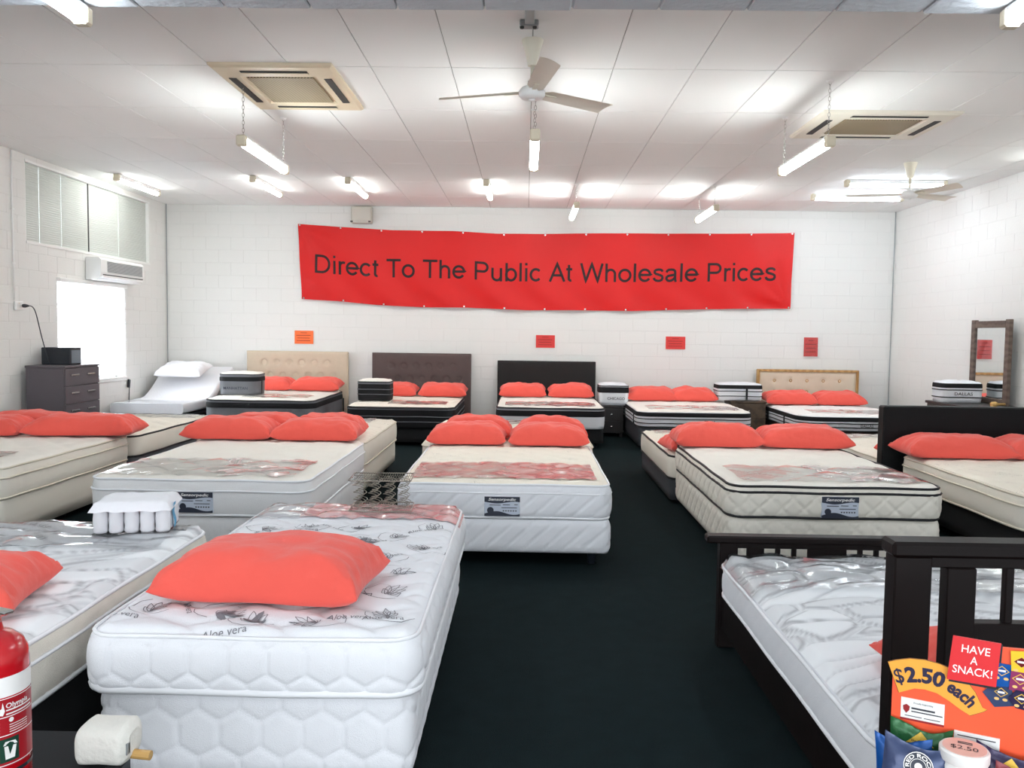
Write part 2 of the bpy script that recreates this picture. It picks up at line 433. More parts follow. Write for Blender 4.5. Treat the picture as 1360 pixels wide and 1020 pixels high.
# shopfront wall behind the photographer: one wide glazed opening
SF = (-4.9, 4.9, 0.35, 3.05)
wf = MB()
for (a, b, c, d) in subtract((X0, X1, 0, HC + 0.1), SF): wf.box(a, b, Y0 - 0.2, Y0, c, d)
structure('wall_front', wf, 'wall')

# ceiling: backing slab and laid panels
ce = structure('ceiling', MB().box(X0 - 0.2, X1 + 0.2, Y0 - 0.2, Y1 + 0.2, HC + 0.012, HC + 0.1), 'ceilgap')
xs = [X0] + [0.02 + 0.6 * k for k in range(-9, 10)] + [X1]
ys = [3.99 + 1.207 * k for k in range(0, 8)] + [Y1]
pm = {}
def panel(a, b, c, d, name='ceiling_panel'):
    k = (round(b - a, 3), round(d - c, 3))
    if k not in pm:
        w, l = (b - a) / 2 - 0.003, (d - c) / 2 - 0.0055
        pm[k] = MB().box(-w, w, -l, l, 0, 0.012, 0.002).mesh('ceiling_panel', 'ceil')
    return put(name, pm[k], ce, ((a + b) / 2, (c + d) / 2, HC))
for i in range(len(xs) - 1):
    for j in range(len(ys) - 1):
        panel(xs[i], xs[i + 1], ys[j], ys[j + 1])
panel(X0, X1, Y0, 3.99, 'front_ceiling_sheet')
# pipes in the two back corners, conduit on the left wall
for n, (x, y) in enumerate(((X0 + 0.02, Y1 - 0.025), (X1 - 0.02, Y1 - 0.025))):
    structure('trim_%d' % (n + 1), MB().tube([(x, y, 0.0), (x, y, HC)], 0.007, 8), 'grey')

# ---- high window band: fluted obscured panes
def pane_mat():
    m, nt, b = new_mat('obscured_glass'); L = nt.links; N = nt.nodes
    b.inputs['Base Color'].default_value = lin((206, 209, 204)); b.inputs['Roughness'].default_value = 0.45
    tc = N.new('ShaderNodeTexCoord'); w = N.new('ShaderNodeTexWave'); w.bands_direction = 'Z'; w.inputs['Scale'].default_value = 12; w.inputs['Distortion'].default_value = 1.5
    L.new(tc.outputs['Object'], w.inputs['Vector'])
    bp = N.new('ShaderNodeBump'); bp.inputs['Strength'].default_value = 0.35; bp.inputs['Distance'].default_value = 0.02
    L.new(w.outputs['Fac'], bp.inputs['Height']); L.new(bp.outputs['Normal'], b.inputs['Normal'])
    t = N.new('ShaderNodeBsdfTranslucent'); t.inputs[0].default_value = lin((206, 214, 208))
    mx = N.new('ShaderNodeMixShader'); mx.inputs[0].default_value = 0.12
    L.new(b.outputs[0], mx.inputs[1]); L.new(t.outputs[0], mx.inputs[2]); L.new(mx.outputs[0], N['Material Output'].inputs['Surface'])
    return m
MT['pane'] = pane_mat()
w1 = tag(empty('window_1', (X0, 11.3, 2.5)), kind='structure')
def L3(o, y, z): return (o, y - 11.3, z - 2.5)
fr = MB()
fr.box(-0.10, 0.012, UW[0] - 11.3, UW[1] - 11.3, 0.0, 0.03)
fr.box(-0.10, 0.012, UW[0] - 11.3, UW[1] - 11.3, 0.925, 0.95)
fr.box(-0.10, -0.005, UW[0] - 11.3, UW[0] - 11.28, 0, 0.95); fr.box(-0.10, -0.005, UW[1] - 11.32, UW[1] - 11.3, 0, 0.95)
fr.build('window_frame', 'white', w1)
MB().box(-0.06, -0.036, 11.172 - 11.3, 11.188 - 11.3, 0.03, 0.925).build('mullion', 'acslot', w1)
for (a, b) in ((9.72, 10.05), (10.06, 10.53), (10.54, 11.165), (11.195, 12.0), (12.01, 12.88)):
    MB().box(-0.05, -0.042, a - 11.3, b - 11.3, 0.03, 0.925, 0.003).build('pane', 'pane', w1)
# ---- lower window with venetian blind
w2 = tag(empty('window_2', (X0, 11.19, 0.83)), kind='structure')
hy = (LW[1] - LW[0]) / 2; hz = LW[3] - LW[2]
fr = MB()
fr.box(-0.2, -0.12, -hy, -hy + 0.05, 0, hz); fr.box(-0.2, -0.12, hy - 0.05, hy, 0, hz)
fr.box(-0.2, -0.12, -hy, hy, 0, 0.05); fr.box(-0.2, -0.12, -hy, hy, hz - 0.05, hz)
fr.build('window_frame', 'white', w2)
gm, nt, b = new_mat('window_glass'); b.inputs['Transmission Weight'].default_value = 1.0; b.inputs['Roughness'].default_value = 0.0; b.inputs['IOR'].default_value = 1.05
MT['glass'] = gm
MB().box(-0.165, -0.16, -hy + 0.05, hy - 0.05, 0.05, hz - 0.05).build('pane', 'glass', w2)
MB().box(-0.2, 0.03, -hy - 0.03, hy + 0.03, -0.03, 0.0, 0.004).build('window_sill', 'white', w2)
bm_ = mat('blind_slat', (240, 242, 246), 0.5, 0)
_nt = bm_.node_tree; _t = _nt.nodes.new('ShaderNodeBsdfTranslucent'); _t.inputs[0].default_value = (0.9, 0.92, 0.95, 1)
_mx = _nt.nodes.new('ShaderNodeMixShader'); _mx.inputs[0].default_value = 0.6
_nt.links.new(_nt.nodes['Principled BSDF'].outputs[0], _mx.inputs[1]); _nt.links.new(_t.outputs[0], _mx.inputs[2])
_nt.links.new(_mx.outputs[0], _nt.nodes['Material Output'].inputs['Surface'])
MT['slat'] = bm_
bl_ = thing('venetian_blind', 'white venetian blind lowered over the bright side window', 'blind', (X0 + 0.02, 11.19, 2.15))
MB().box(-0.02, 0.03, -hy - 0.02, hy + 0.02, -0.05, 0.0, 0.006).build('head_rail', 'white', bl_)
sl = MB(); z = -0.07
while z > -1.28:
    sl.grid(1, 3, lambda u, v, z=z: (-0.012 + 0.024 * v, -hy + 0.01 + (2 * hy - 0.02) * u, z - 0.006 + 0.012 * (1 - v) + 0.002 * math.sin(PI * v)))
    z -= 0.024
tag(sl.build('slats', 'slat', bl_), kind='stuff')
MB().box(-0.012, 0.016, -hy + 0.01, hy - 0.01, -1.32, -1.295, 0.004).build('bottom_rail', 'white', bl_)
for yy in (-0.6, 0.0, 0.6): MB().tube([(0.015, yy, -0.05), (0.015, yy, -1.3)], 0.0015, 5).build('ladder_cord', 'white', bl_)

# ------------------------------------------------------------------ ceiling fixtures
def lamp(cx, cy, cz, along, label, chains=(), length=1.2, tube='tube'):
    """fluorescent batten; cz is the underside of the diffuser; chains: positions along the lamp with chains up to the ceiling"""
    t = thing('fluorescent_lamp', label, 'light', (cx, cy, cz), 0.0 if along == 'Y' else R(90), 'fluorescent battens')
    h = length / 2
    (MB().box(-0.032, 0.032, -h, h, 0.066, 0.088, 0.004) if chains else MB().box(-0.036, 0.036, -h, h, 0.037, 0.089, 0.004)).build('batten', 'white', t)
    hung = bool(chains)
    if not hung and tube == 'tube': tube = 'tube_flush'
    a0, a1 = (-0.45 * PI, 1.45 * PI) if hung else (-0.02 * PI, 1.02 * PI)
    pr = [(0.036 * math.cos(a), 0.036 - 0.036 * math.sin(a)) for a in [a0 + (a1 - a0) * k / 10 for k in range(11)]]
    d = MB()
    d.grid(10, 1, lambda u, v: (pr[round(u * 10)][0], -h + 0.03 + (2 * h - 0.06) * v, pr[round(u * 10)][1]))
    for e in (-1, 1):
        d.add([(x, e * (h - 0.03), zz) for x, zz in pr], [tuple(range(11))])
    d.build('diffuser', tube, t, True)
    for e in (-1, 1):
        MB().box(-0.038, 0.038, e * h - 0.03, e * h + 0.03, 0.0, 0.085, 0.01).build('end_cap', 'tubecap', t)
    for y in chains:
        c = MB(); top = HC - cz; z = 0.085; k = 0
        while z < top - 0.004:
            z1 = min(z + 0.034, top); r = 0.009
            pts = []
            for q in range(10):
                a = 2 * PI * q / 10; dx, dz = r * math.cos(a), (z1 - z) / 2 * math.sin(a)
                pts.append((dx if k % 2 else 0, y + (0 if k % 2 else dx), (z + z1) / 2 + dz))
            c.tube(pts, 0.0018, 4, closed=True); z += 0.03; k += 1
        c.build('chain', 'steel', t)
        MB().lathe([(0.0, 0), (0.02, 0), (0.03, 0.012), (0.03, 0.018)], 12, (0, y, top - 0.018)).build('ceiling_rose', 'white', t)
    return t
lamp(-2.06, 3.36, 2.94, 'Y', 'fluorescent lamp nearest the camera at the upper left, before the grey lintel', (-0.4, 0.4), tube='tube_cool')
lamp(2.14, 3.30, 2.94, 'Y', 'fluorescent lamp nearest the camera at the upper right, before the grey lintel', (-0.4, 0.4), tube='tube_cool')
lamp(-2.27, 7.38, 3.0, 'Y', 'chain-hung fluorescent lamp beyond the large beige ceiling cassette', (-0.56, 0.56))
lamp(0.05, 7.0, 2.98, 'Y', 'chain-hung fluorescent lamp directly below and beyond the big ceiling fan', (-0.56, 0.56))
lamp(2.30, 7.2, 3.0, 'Y', 'chain-hung fluorescent lamp just under the right-hand ceiling cassette', (-0.56, 0.56))
lamp(-5.26, 11.5, 3.42, 'Y', 'fluorescent lamp flush on the ceiling beside the high frosted windows')
lamp(-3.51, 11.5, 3.42, 'Y', 'flush ceiling fluorescent lamp second from the left wall')
lamp(-2.30, 11.55, 3.42, 'Y', 'flush fluorescent lamp just in front of the small grey wall box')
lamp(-0.53, 11.6, 3.42, 'Y', 'flush ceiling fluorescent lamp above the middle of the red banner')
lamp(0.645, 11.8, 3.18, 'Y', 'short-hung fluorescent lamp just above the top edge of the banner, near its middle', (-0.5,))
lamp(2.45, 11.75, 3.16, 'Y', 'chain-hung fluorescent lamp just above the top edge of the banner, towards its right', (-0.5, 0.5))
lamp(4.53, 11.85, 3.42, 'X', 'crosswise flush fluorescent lamp nearest the back wall at the right', tube='tube_cool')
lamp(4.58, 10.75, 3.42, 'X', 'crosswise flush fluorescent lamp directly behind the small far fan', tube='tube_cool')
lamp(5.55, 8.85, 3.42, 'Y', 'fluorescent lamp high beside the right wall, cut by the right edge')

def fan(cx, cy, label, zhub, angles, rad, rod=True):
    t = thing('ceiling_fan', label, 'fan', (cx, cy, HC), 0, 'white three-bladed ceiling fans')
    zh = zhub - HC
    MB().lathe([(0.03, -0.17), (0.034, -0.15), (0.05, -0.08), (0.072, -0.008), (0.072, 0.0)], 24).build('canopy', 'offwhite', t, angle=40)
    MB().tube([(0, 0, -0.16), (0, 0, zh + 0.03)], 0.013, 10).build('down_rod', 'offwhite', t, True)
    MB().lathe([(0.02, -0.045), (0.07, -0.04), (0.088, -0.02), (0.09, 0.005), (0.07, 0.03), (0.03, 0.04), (0.028, 0.075)], 28, (0, 0, zh)).build('motor_housing', 'white', t, angle=50)
    MB().lathe([(0.0, -0.056), (0.02, -0.052), (0.022, -0.045)], 12, (0, 0, zh)).build('bottom_cap', 'white', t, True)
    b = MB()
    n = 12; w0, w1 = 0.055, 0.068; tilt = R(-15)
    top = []; bot = []
    def bp(u, v, th):
        x = 0.085 + (rad - 0.085) * u; w = (w0 + (w1 - w0) * u) * (0.55 if u < 0.02 else 1.0)
        y = (v - 0.5) * 2 * w; z = 0.010 * (1 - (2 * v - 1) ** 2) + th
        if u > 0.93: x -= 0.03 * (v)
        return (x, y * math.cos(tilt) - z * math.sin(tilt), y * math.sin(tilt) + z * math.cos(tilt))
    b.grid(n, 6, lambda u, v: bp(u, v, 0.003)); b.grid(n, 6, lambda u, v: bp(u, v, -0.001), True)
    me = b.mesh('fan_blade', 'fanblade', True)
    rib = MB().box(0.06, 0.2, -0.014, 0.014, -0.004, 0.004, 0.002).mesh('blade_arm', 'offwhite')
    for a in angles:
        bl = put('fan_blade', me, t, (0, 0, zh + 0.0), (0, 0, R(a)))
        put('blade_arm', rib, bl)
    return t
fan(0.02, 5.80, 'big white three-bladed ceiling fan near the middle of the ceiling', 3.165, (37, 163, 279), 0.68)
fan(4.29, 9.7, 'small far white ceiling fan in front of two lit crosswise lamps', 3.16, (25, 164, 292), 0.68)

# surface trunking and junction box feeding the near fan
tr = thing('ceiling_trunking', 'grey ceiling trunking running from the lintel towards the big fan', 'trunking', (0.0, 4.9, HC))
MB().box(-0.032, 0.028, -0.69, 0.56, -0.03, 0.0, 0.004).build('duct', 'grey', tr)
MB().box(-0.065, 0.055, 0.52, 0.60, -0.035, 0.0, 0.006).build('junction_box', 'grey', tr)
for x in (-0.05, 0.03): MB().lathe([(0.0, -0.012), (0.012, -0.012), (0.014, 0)], 12, (x, 0.55, -0.035)).build('gland', 'acslot', tr)

def cassette(x0, x1, y0, y1, label, cm='acbeige'):
    t = thing('ceiling_cassette', label, 'air conditioner', ((x0 + x1) / 2, (y0 + y1) / 2, HC), 0, 'ceiling cassette air conditioners')
    a, b = (x1 - x0) / 2, (y1 - y0) / 2; ia, ib = a * 0.58, b * 0.58
    def ring(oa, ob, z0, na, nb, z1, name, m):
        vs = [(-oa, -ob, z0), (oa, -ob, z0), (oa, ob, z0), (-oa, ob, z0), (-na, -nb, z1), (na, -nb, z1), (na, nb, z1), (-na, nb, z1)]
        return vs
    f = MB()
    def q(oa, ob, z0, na, nb, z1):
        f.add(ring(oa, ob, z0, na, nb, z1, '', ''), [(i, (i + 1) % 4, 4 + (i + 1) % 4, 4 + i) for i in range(4)])
    q(a, b, 0.0, a, b, -0.018); q(a, b, -0.018, a - 0.02, b - 0.02, -0.032); q(a - 0.02, b - 0.02, -0.032, ia + 0.025, ib + 0.025, -0.036)
    q(ia + 0.025, ib + 0.025, -0.036, ia + 0.01, ib + 0.01, -0.02); q(ia + 0.01, ib + 0.01, -0.02, ia, ib, -0.02)
    f.add([(-ia, -ib, -0.02), (ia, -ib, -0.02), (ia, ib, -0.02), (-ia, ib, -0.02)], [(0, 1, 2, 3)])
    f.build('panel', cm, t)
    MB().box(-ia + 0.01, ia - 0.01, -ib + 0.01, ib - 0.01, -0.034, -0.022, 0.003).build('return_grille', 'acgrille', t)
    for (sx, sy, lx, ly) in ((0, -1, ia * 0.95, 0.03), (0, 1, ia * 0.95, 0.03), (-1, 0, 0.03, ib * 0.95), (1, 0, 0.03, ib * 0.95)):
        cx_, cy_ = sx * (ia + a) / 2 * 1.01, sy * (ib + b) / 2 * 1.01
        MB().box(cx_ - lx, cx_ + lx, cy_ - ly, cy_ + ly, -0.039, -0.033, 0.002).build('air_outlet', 'acslot', t)
        if sx: MB().box(cx_ - lx * 0.2, cx_ + lx * 1.1, cy_ - ly, cy_ + ly, -0.046, -0.042).build('outlet_flap', cm, t).rotation_euler = (0, R(-6 * sx), 0)
        else: MB().box(cx_ - lx, cx_ + lx, cy_ - ly * 0.2, cy_ + ly * 1.1, -0.046, -0.042).build('outlet_flap', cm, t)
    return t
cassette(-2.37, -1.45, 6.32, 7.55, 'large beige ceiling cassette air conditioner at the left of the big fan')
cassette(2.55, 3.75, 7.48, 8.45, 'pale ceiling cassette air conditioner at the right, above a hung lamp', 'acpale')

# ------------------------------------------------------------------ wall items
# split air conditioner
ac = thing('split_air_conditioner', 'white split air conditioner on the left wall under the frosted windows', 'air conditioner', (X0 + 0.008, 11.62, 2.17))
pf = [(0, 0.0), (0.14, 0.0), (0.19, 0.05), (0.2, 0.1), (0.2, 0.26), (0.17, 0.29), (0, 0.29)]
MB().prism(pf, lambda x, z: (x, -0.62, z), lambda x, z: (x, 0.62, z)).build('casing', 'white', ac)
g = MB()
for k in range(11): g.box(0.197, 0.207, -0.45, 0.56, 0.105 + 0.013 * k, 0.113 + 0.013 * k)
g.build('grille', 'grey', ac)
MB().box(0.16, 0.204, -0.56, 0.58, 0.062, 0.072).build('outlet_slot', 'acslot', ac)
MB().box(0.165, 0.205, -0.56, 0.58, 0.03, 0.058, 0.004).build('air_flap', 'white', ac)
# small wall box over the banner
eb = thing('wall_box', 'small grey-beige box high on the back wall above the banner', 'wall box', (-2.6, Y1 - 0.012, 3.36))
MB().box(-0.165, 0.165, -0.12, 0.0, -0.13, 0.135, 0.012).build('housing', mat('box_paint', (196, 192, 182), 0.5, 0.04), eb)
MB().box(-0.14, 0.14, -0.126, -0.12, -0.08, 0.11, 0.003).build('cover', mat('box_cover', (204, 200, 190), 0.5, 0.03), eb)
for x in (-0.15, 0.13): MB().box(x - 0.02, x + 0.02, -0.135, -0.12, -0.115, -0.095, 0.004).build('knob', 'acslot', eb)
# socket, plug and cord
so = thing('power_outlet', 'white power outlet at the foot of the wall conduit', 'outlet', (X0 + 0.007, 9.50, 1.78))
MB().box(0, 0.03, -0.075, 0.075, -0.05, 0.05, 0.008).build('plate', 'white', so)
MB().box(0.03, 0.036, -0.03, -0.01, 0.02, 0.035, 0.002).build('switch', 'offwhite', so)
cd = thing('wall_conduit', 'thin grey conduit running down the left wall to the outlet', 'conduit', (X0 + 0.02, 9.42, 1.84))
MB().tube([(0, 0, 0), (0, 0, HC - 1.84 - 0.01)], 0.009, 8).build('pipe', 'white', cd, True)
for z in (0.4, 1.0): MB().box(-0.013, 0.013, -0.022, 0.022, z, z + 0.02, 0.003).build('saddle', 'white', cd)
pc = thing('plug_and_lead', 'dark power lead with plug hanging from the wall outlet', 'power lead', (X0 + 0.04, 9.53, 1.78))
MB().lathe([(0.004, -0.03), (0.02, -0.025), (0.022, 0.0), (0.014, 0.03), (0.006, 0.05)], 12).build('plug', 'darkcable', pc, True, (0.035, 0, 0), (0, R(90), 0))
pts = []
P0, P1, P2, P3 = Vector((0.07, 0, 0)), Vector((0.16, 0.05, 0.02)), Vector((0.05, 0.17, -0.2)), Vector((0.16, 0.26, -0.668))
for k in range(17):
    s_ = k / 16; pts.append(P0 * (1 - s_) ** 3 + P1 * 3 * s_ * (1 - s_) ** 2 + P2 * 3 * s_ * s_ * (1 - s_) + P3 * s_ ** 3)
pts += [Vector((0.165, 0.32, -0.67)), Vector((0.165, 0.36, -0.67))]
MB().tube(pts, 0.006, 6).build('cable', 'darkcable', pc, True)
# hanging blind operator at the window corner
wd = thing('blind_cord_winder', 'black cord winder hanging at the lower corner of the bright window', 'cord winder', (X0 + 0.03, 12.12, 0.80))
MB().box(-0.012, 0.012, -0.028, 0.028, -0.12, 0.0, 0.006).build('cleat', 'blackplastic', wd).rotation_euler = (R(-12), 0, 0)
MB().tube([(0, 0, -0.1), (0.005, -0.02, -0.2), (0.0, -0.02, -0.33)], 0.006, 6).build('cord', 'darkcable', wd, True)

# banner
bt = [(-3.618, 3.216), (-2.964, 3.177), (-2.132, 3.134), (-1.183, 3.133), (-0.472, 3.10), (0.238, 3.103), (1.181, 3.125), (2.358, 3.133), (3.532, 3.147), (4.187, 3.166)]
bb = [(-3.561, 2.036), (-2.963, 2.008), (-2.365, 1.956), (-1.648, 1.93), (-0.933, 1.933), (0.019, 1.904), (0.731, 1.914), (1.679, 1.914), (2.625, 1.95), (3.332, 1.971), (4.157, 1.982)]
def interp(tab, x):
    if x <= tab[0][0]: return tab[0][1]
    for (a, za), (b, zb) in zip(tab, tab[1:]):
        if x <= b:
            s_ = (x - a) / (b - a); return za + (zb - za) * s_
    return tab[-1][1]
def ban(u, v):
    xt = -3.618 + u * 7.805; xb = -3.561 + u * 7.718
    x = xb + (xt - xb) * v; z = interp(bb, xb) + (interp(bt, xt) - interp(bb, xb)) * v
    # folds fanning from the corners, gentle ripples elsewhere
    d = 0.018 * math.sin(9 * u * 6.0 + 5 * v + 2.2 * math.sin(3 * v)) * (0.4 + 0.6 * (1 - v))
    c1 = math.hypot(u * 7.8, (1 - v) * 1.2); a1 = math.atan2((1 - v) * 1.2, u * 7.8 + 1e-4)
    d += 0.022 * math.sin(9 * a1) * math.exp(-c1 / 0.9) * min(1, c1 * 4)
    c2 = math.hypot((1 - u) * 7.8, v * 1.2); a2 = math.atan2(v * 1.2, (1 - u) * 7.8 + 1e-4)
    d += 0.022 * math.sin(10 * a2) * math.exp(-c2 / 1.0) * min(1, c2 * 4)
    d += 0.012 * noise.noise(Vector((u * 9, v * 2, 3.1)))
    return (x, Y1 - 0.055 + d, z)
bn = thing('banner', 'long red cloth banner lettered Direct To The Public At Wholesale Prices', 'banner', (0.3, Y1 - 0.05, 2.5))
def bl3(p): return (p[0] - 0.3, p[1] - Y1 + 0.05, p[2] - 2.5)
MB().grid(150, 26, lambda u, v: bl3(ban(u, v))).build('cloth', 'banner', bn, True)
base = [(-3.345, 2.453), (-2.366, 2.395), (-0.997, 2.388), (-0.462, 2.352), (0.782, 2.363), (1.551, 2.365), (2.79, 2.388), (3.895, 2.414)]
# plain grotesque letters as pen strokes: (polyline points) in 1/1000 em
def ell(cx_, cy_, rx, ry, a0, a1, n=20): return [(cx_ + rx * math.cos(R(a0 + (a1 - a0) * k / n)), cy_ + ry * math.sin(R(a0 + (a1 - a0) * k / n))) for k in range(n + 1)]
def ln(*p):
    out = []
    for (a, b) in zip(p, p[1:]):
        n = max(1, int(math.hypot(b[0] - a[0], b[1] - a[1]) / 110))
        out += [(a[0] + (b[0] - a[0]) * k / n, a[1] + (b[1] - a[1]) * k / n) for k in range(n)]
    return out + [p[-1]]
GL = {
 'D': (722, [ln((122, 0), (122, 716)), ln((122, 672), (340, 672))[:-1] + ell(340, 358, 285, 314, 90, -90, 26) + ln((340, 44), (122, 44))[1:]]),
 'i': (222, [ln((111, 0), (111, 519)), ln((111, 620), (111, 716))]),
 'r': (333, [ln((110, 0), (110, 519)), ell(255, 320, 145, 150, 180, 62, 10)]),
 'e': (556, [ln((70, 272), (490, 272)) + ell(278, 260, 212, 216, 3, 325, 30)]),
 'c': (500, [ell(268, 260, 198, 216, 42, 318, 26)]),
 't': (278, [ln((128, 650), (128, 130)) + ell(212, 128, 84, 84, 190, 285, 8), ln((20, 478), (255, 478))]),
 'T': (611, [ln((20, 672), (590, 672)), ln((305, 0), (305, 672))]),
 'o': (556, [ell(278, 260, 213, 216, 0, 360, 34)]),
 'h': (556, [ln((110, 0), (110, 716)), ell(278, 310, 168, 165, 180, 0, 16) + ln((446, 310), (446, 0))[1:]]),
 'P': (667, [ln((122, 0), (122, 716)), ln((122, 672), (400, 672))[:-1] + ell(400, 505, 178, 167, 90, -90, 16) + ln((400, 338), (122, 338))[1:]]),
 'u': (556, [ln((110, 519), (110, 210))[:-1] + ell(278, 210, 168, 166, 180, 360, 16), ln((446, 0), (446, 519))]),
 'b': (556, [ln((110, 0), (110, 716)), ell(288, 260, 190, 216, 0, 360, 32)]),
 'l': (222, [ln((111, 0), (111, 716))]),
 'A': (667, [ln((48, 0), (333, 690), (619, 0)), ln((145, 245), (522, 245))]),
 'W': (944, [ln((52, 716), (240, 20), (472, 690), (704, 20), (892, 716))]),
 's': (500, [[(425, 395), (395, 450), (330, 477), (250, 479), (165, 462), (112, 420), (110, 355), (160, 312), (250, 285), (340, 260), (408, 220), (424, 150), (390, 80), (320, 46), (245, 41), (160, 56), (100, 100), (78, 160)]]),
 'a': (556, [[(82, 365), (110, 430), (180, 470), (270, 478), (360, 466), (412, 425), (424, 360), (424, 250), (424, 130), (440, 50), (462, 0)], [(420, 290), (340, 268), (230, 250), (140, 226), (88, 180), (80, 125), (115, 66), (190, 42), (280, 54), (360, 104), (412, 165), (424, 230)]]),
}
def banner_text(body, width, cap, fn):
    tot = sum(GL[c][0] if c != ' ' else 278 for c in body); sx = width / (tot - 150); sy = cap / 716.0
    x0 = -width / 2 - 75 * sx
    for c in body:
        if c == ' ': x0 += 278 * sx; continue
        adv, strokes = GL[c]; mb = MB()
        for st in strokes:
            n = len(st); hw = 48; vs = []; closed = st[0] == st[-1] or math.hypot(st[0][0] - st[-1][0], st[0][1] - st[-1][1]) < 1
            for i, p in enumerate(st):
                a = st[max(i - 1, 0)]; b = st[min(i + 1, n - 1)]
                if closed and i in (0, n - 1): a = st[-2]; b = st[1]
                d = Vector((b[0] - a[0], b[1] - a[1])).normalized(); k = hw
                if 0 < i < n - 1:
                    e = Vector((p[0] - a[0], p[1] - a[1])).normalized(); cs = max(0.45, d.dot(e)); k = hw / cs
                for s_ in (1, -1): vs.append(fn(x0 + (p[0] - d.y * k * s_) * sx, (p[1] + d.x * k * s_) * sy))
            mb.add(vs, [(2 * i, 2 * i + 1, 2 * i + 3, 2 * i + 2) for i in range(n - 1)])
        mb.build('letter', 'ink', bn)
        x0 += adv * sx
def bmap(u, v):
    x = u + 0.275; z = interp(base, x) + v
    uu = (x + 3.59) / 7.76; zb = interp(bb, x); zt = interp(bt, x); vv = (z - zb) / (zt - zb)
    y = ban(uu, vv)[1]
    return bl3((x, y - 0.004, z))
banner_text('Direct To The Public At Wholesale Prices', 7.24, 0.29, bmap)
ey = MB().lathe([(0.004, 0), (0.012, 0), (0.014, 0.003), (0.004, 0.004)], 10).mesh('eyelet', 'steel')
for k in range(13):
    for v in (0.015, 0.985):
        p = bl3(ban(0.004 + 0.992 * k / 12, v)); put('eyelet', ey, bn, (p[0], p[1] - 0.004, p[2]), (R(90), 0, 0))
# paper signs
def sign(cx, cz, w, h, m, label, sleeve=False, lines=4):
    t = thing('paper_sign', label, 'sign', (cx, Y1 - 0.009, cz), 0, 'price notices taped on the back wall')
    MB().grid(6, 6, lambda u, v: ((u - 0.5) * w, -0.003 - 0.006 * (2 * u - 1) ** 2 * (1 - v) , (v - 0.5) * h)).build('sheet', m, t, True)
    l = MB()
    for k in range(lines):
        zz = h * (0.34 - 0.6 * k / max(1, lines - 1)); ww = w * (0.3, 0.42, 0.36, 0.4)[k % 4] * (0.6 if k == 0 else 0.95)
        l.box(-ww, ww * 0.9, -0.0125, -0.0115, zz - h * 0.018, zz + h * 0.018)
    l.build('print', 'redink', t)
    if sleeve:
        MB().grid(8, 8, lambda u, v: ((u - 0.5) * (w + 0.02), -0.016 - 0.006 * math.sin(7 * u + 3 * v), (v - 0.5) * (h + 0.02))).build('plastic_sleeve', 'clear', t, True)
    return t
sign(-3.535, 1.43, 0.30, 0.21, 'paper_orange', 'orange paper notice above the beige buttoned headboard')
sign(0.317, 1.415, 0.30, 0.20, 'paper_red', 'red landscape paper notice above the plain black headboard')
sign(2.38, 1.42, 0.31, 0.20, 'paper_red', 'red landscape paper notice above the bed without a headboard')
sign(4.515, 1.385, 0.22, 0.30, 'paper_red', 'red upright paper notice in a plastic sleeve above the cream headboard', True)
# ------------------------------------------------------------------ mattresses, bases, pillows
def leaf_attr_mat(name, base_rgb, ink_rgb):
    m, nt, b = new_mat(name); L = nt.links; N = nt.nodes
    at_ = N.new('ShaderNodeAttribute'); at_.attribute_name = 'print'
    mx = N.new('ShaderNodeMix'); mx.data_type = 'RGBA'; mx.inputs[6].default_value = lin(base_rgb); mx.inputs[7].default_value = lin(ink_rgb)
    L.new(at_.outputs['Fac'], mx.inputs[0]); L.new(mx.outputs[2], b.inputs['Base Color'])
    b.inputs['Roughness'].default_value = 0.85; b.inputs['Specular IOR Level'].default_value = 0.25
    return m
MT['leafquilt'] = leaf_attr_mat('grey_leaf_quilt', (238, 240, 242), (152, 152, 156))
def sprig_mat(name, base_rgb, ink_rgb):
    """quilt printed with sparse thin sprigs"""
    m, nt, b = new_mat(name); L = nt.links; N = nt.nodes
    tc = N.new('ShaderNodeTexCoord')
    n = N.new('ShaderNodeTexNoise'); n.inputs['Scale'].default_value = 11; n.inputs['Detail'].default_value = 2; n.inputs['Distortion'].default_value = 2.5
    L.new(tc.outputs['Object'], n.inputs['Vector'])
    r = N.new('ShaderNodeValToRGB'); e = r.color_ramp.elements
    e[0].position = 0.49; e[0].color = (0, 0, 0, 1); e[1].position = 0.50; e[1].color = (1, 1, 1, 1); e2 = r.color_ramp.elements.new(0.512); e2.color = (0, 0, 0, 1)
    L.new(n.outputs['Fac'], r.inputs['Fac'])
    n2 = N.new('ShaderNodeTexNoise'); n2.inputs['Scale'].default_value = 4.5; L.new(tc.outputs['Object'], n2.inputs['Vector'])
    r2 = N.new('ShaderNodeValToRGB'); r2.color_ramp.elements[0].position = 0.55; r2.color_ramp.elements[1].position = 0.60
    L.new(n2.outputs['Fac'], r2.inputs['Fac'])
    mu = N.new('ShaderNodeMath'); mu.operation = 'MULTIPLY'; L.new(r.outputs['Color'], mu.inputs[0]); L.new(r2.outputs['Color'], mu.inputs[1])
    mx = N.new('ShaderNodeMix'); mx.data_type = 'RGBA'; mx.inputs[6].default_value = lin(base_rgb); mx.inputs[7].default_value = lin(ink_rgb)
    L.new(mu.outputs[0], mx.inputs[0]); L.new(mx.outputs[2], b.inputs['Base Color'])
    b.inputs['Roughness'].default_value = 0.85; b.inputs['Specular IOR Level'].default_value = 0.25
    return m
MT['sprig_cream'] = sprig_mat('cream_sprig_quilt', (240, 233, 220), (128, 122, 118))
MT['sprig_white'] = sprig_mat('white_sprig_quilt', (240, 238, 234), (84, 80, 80))

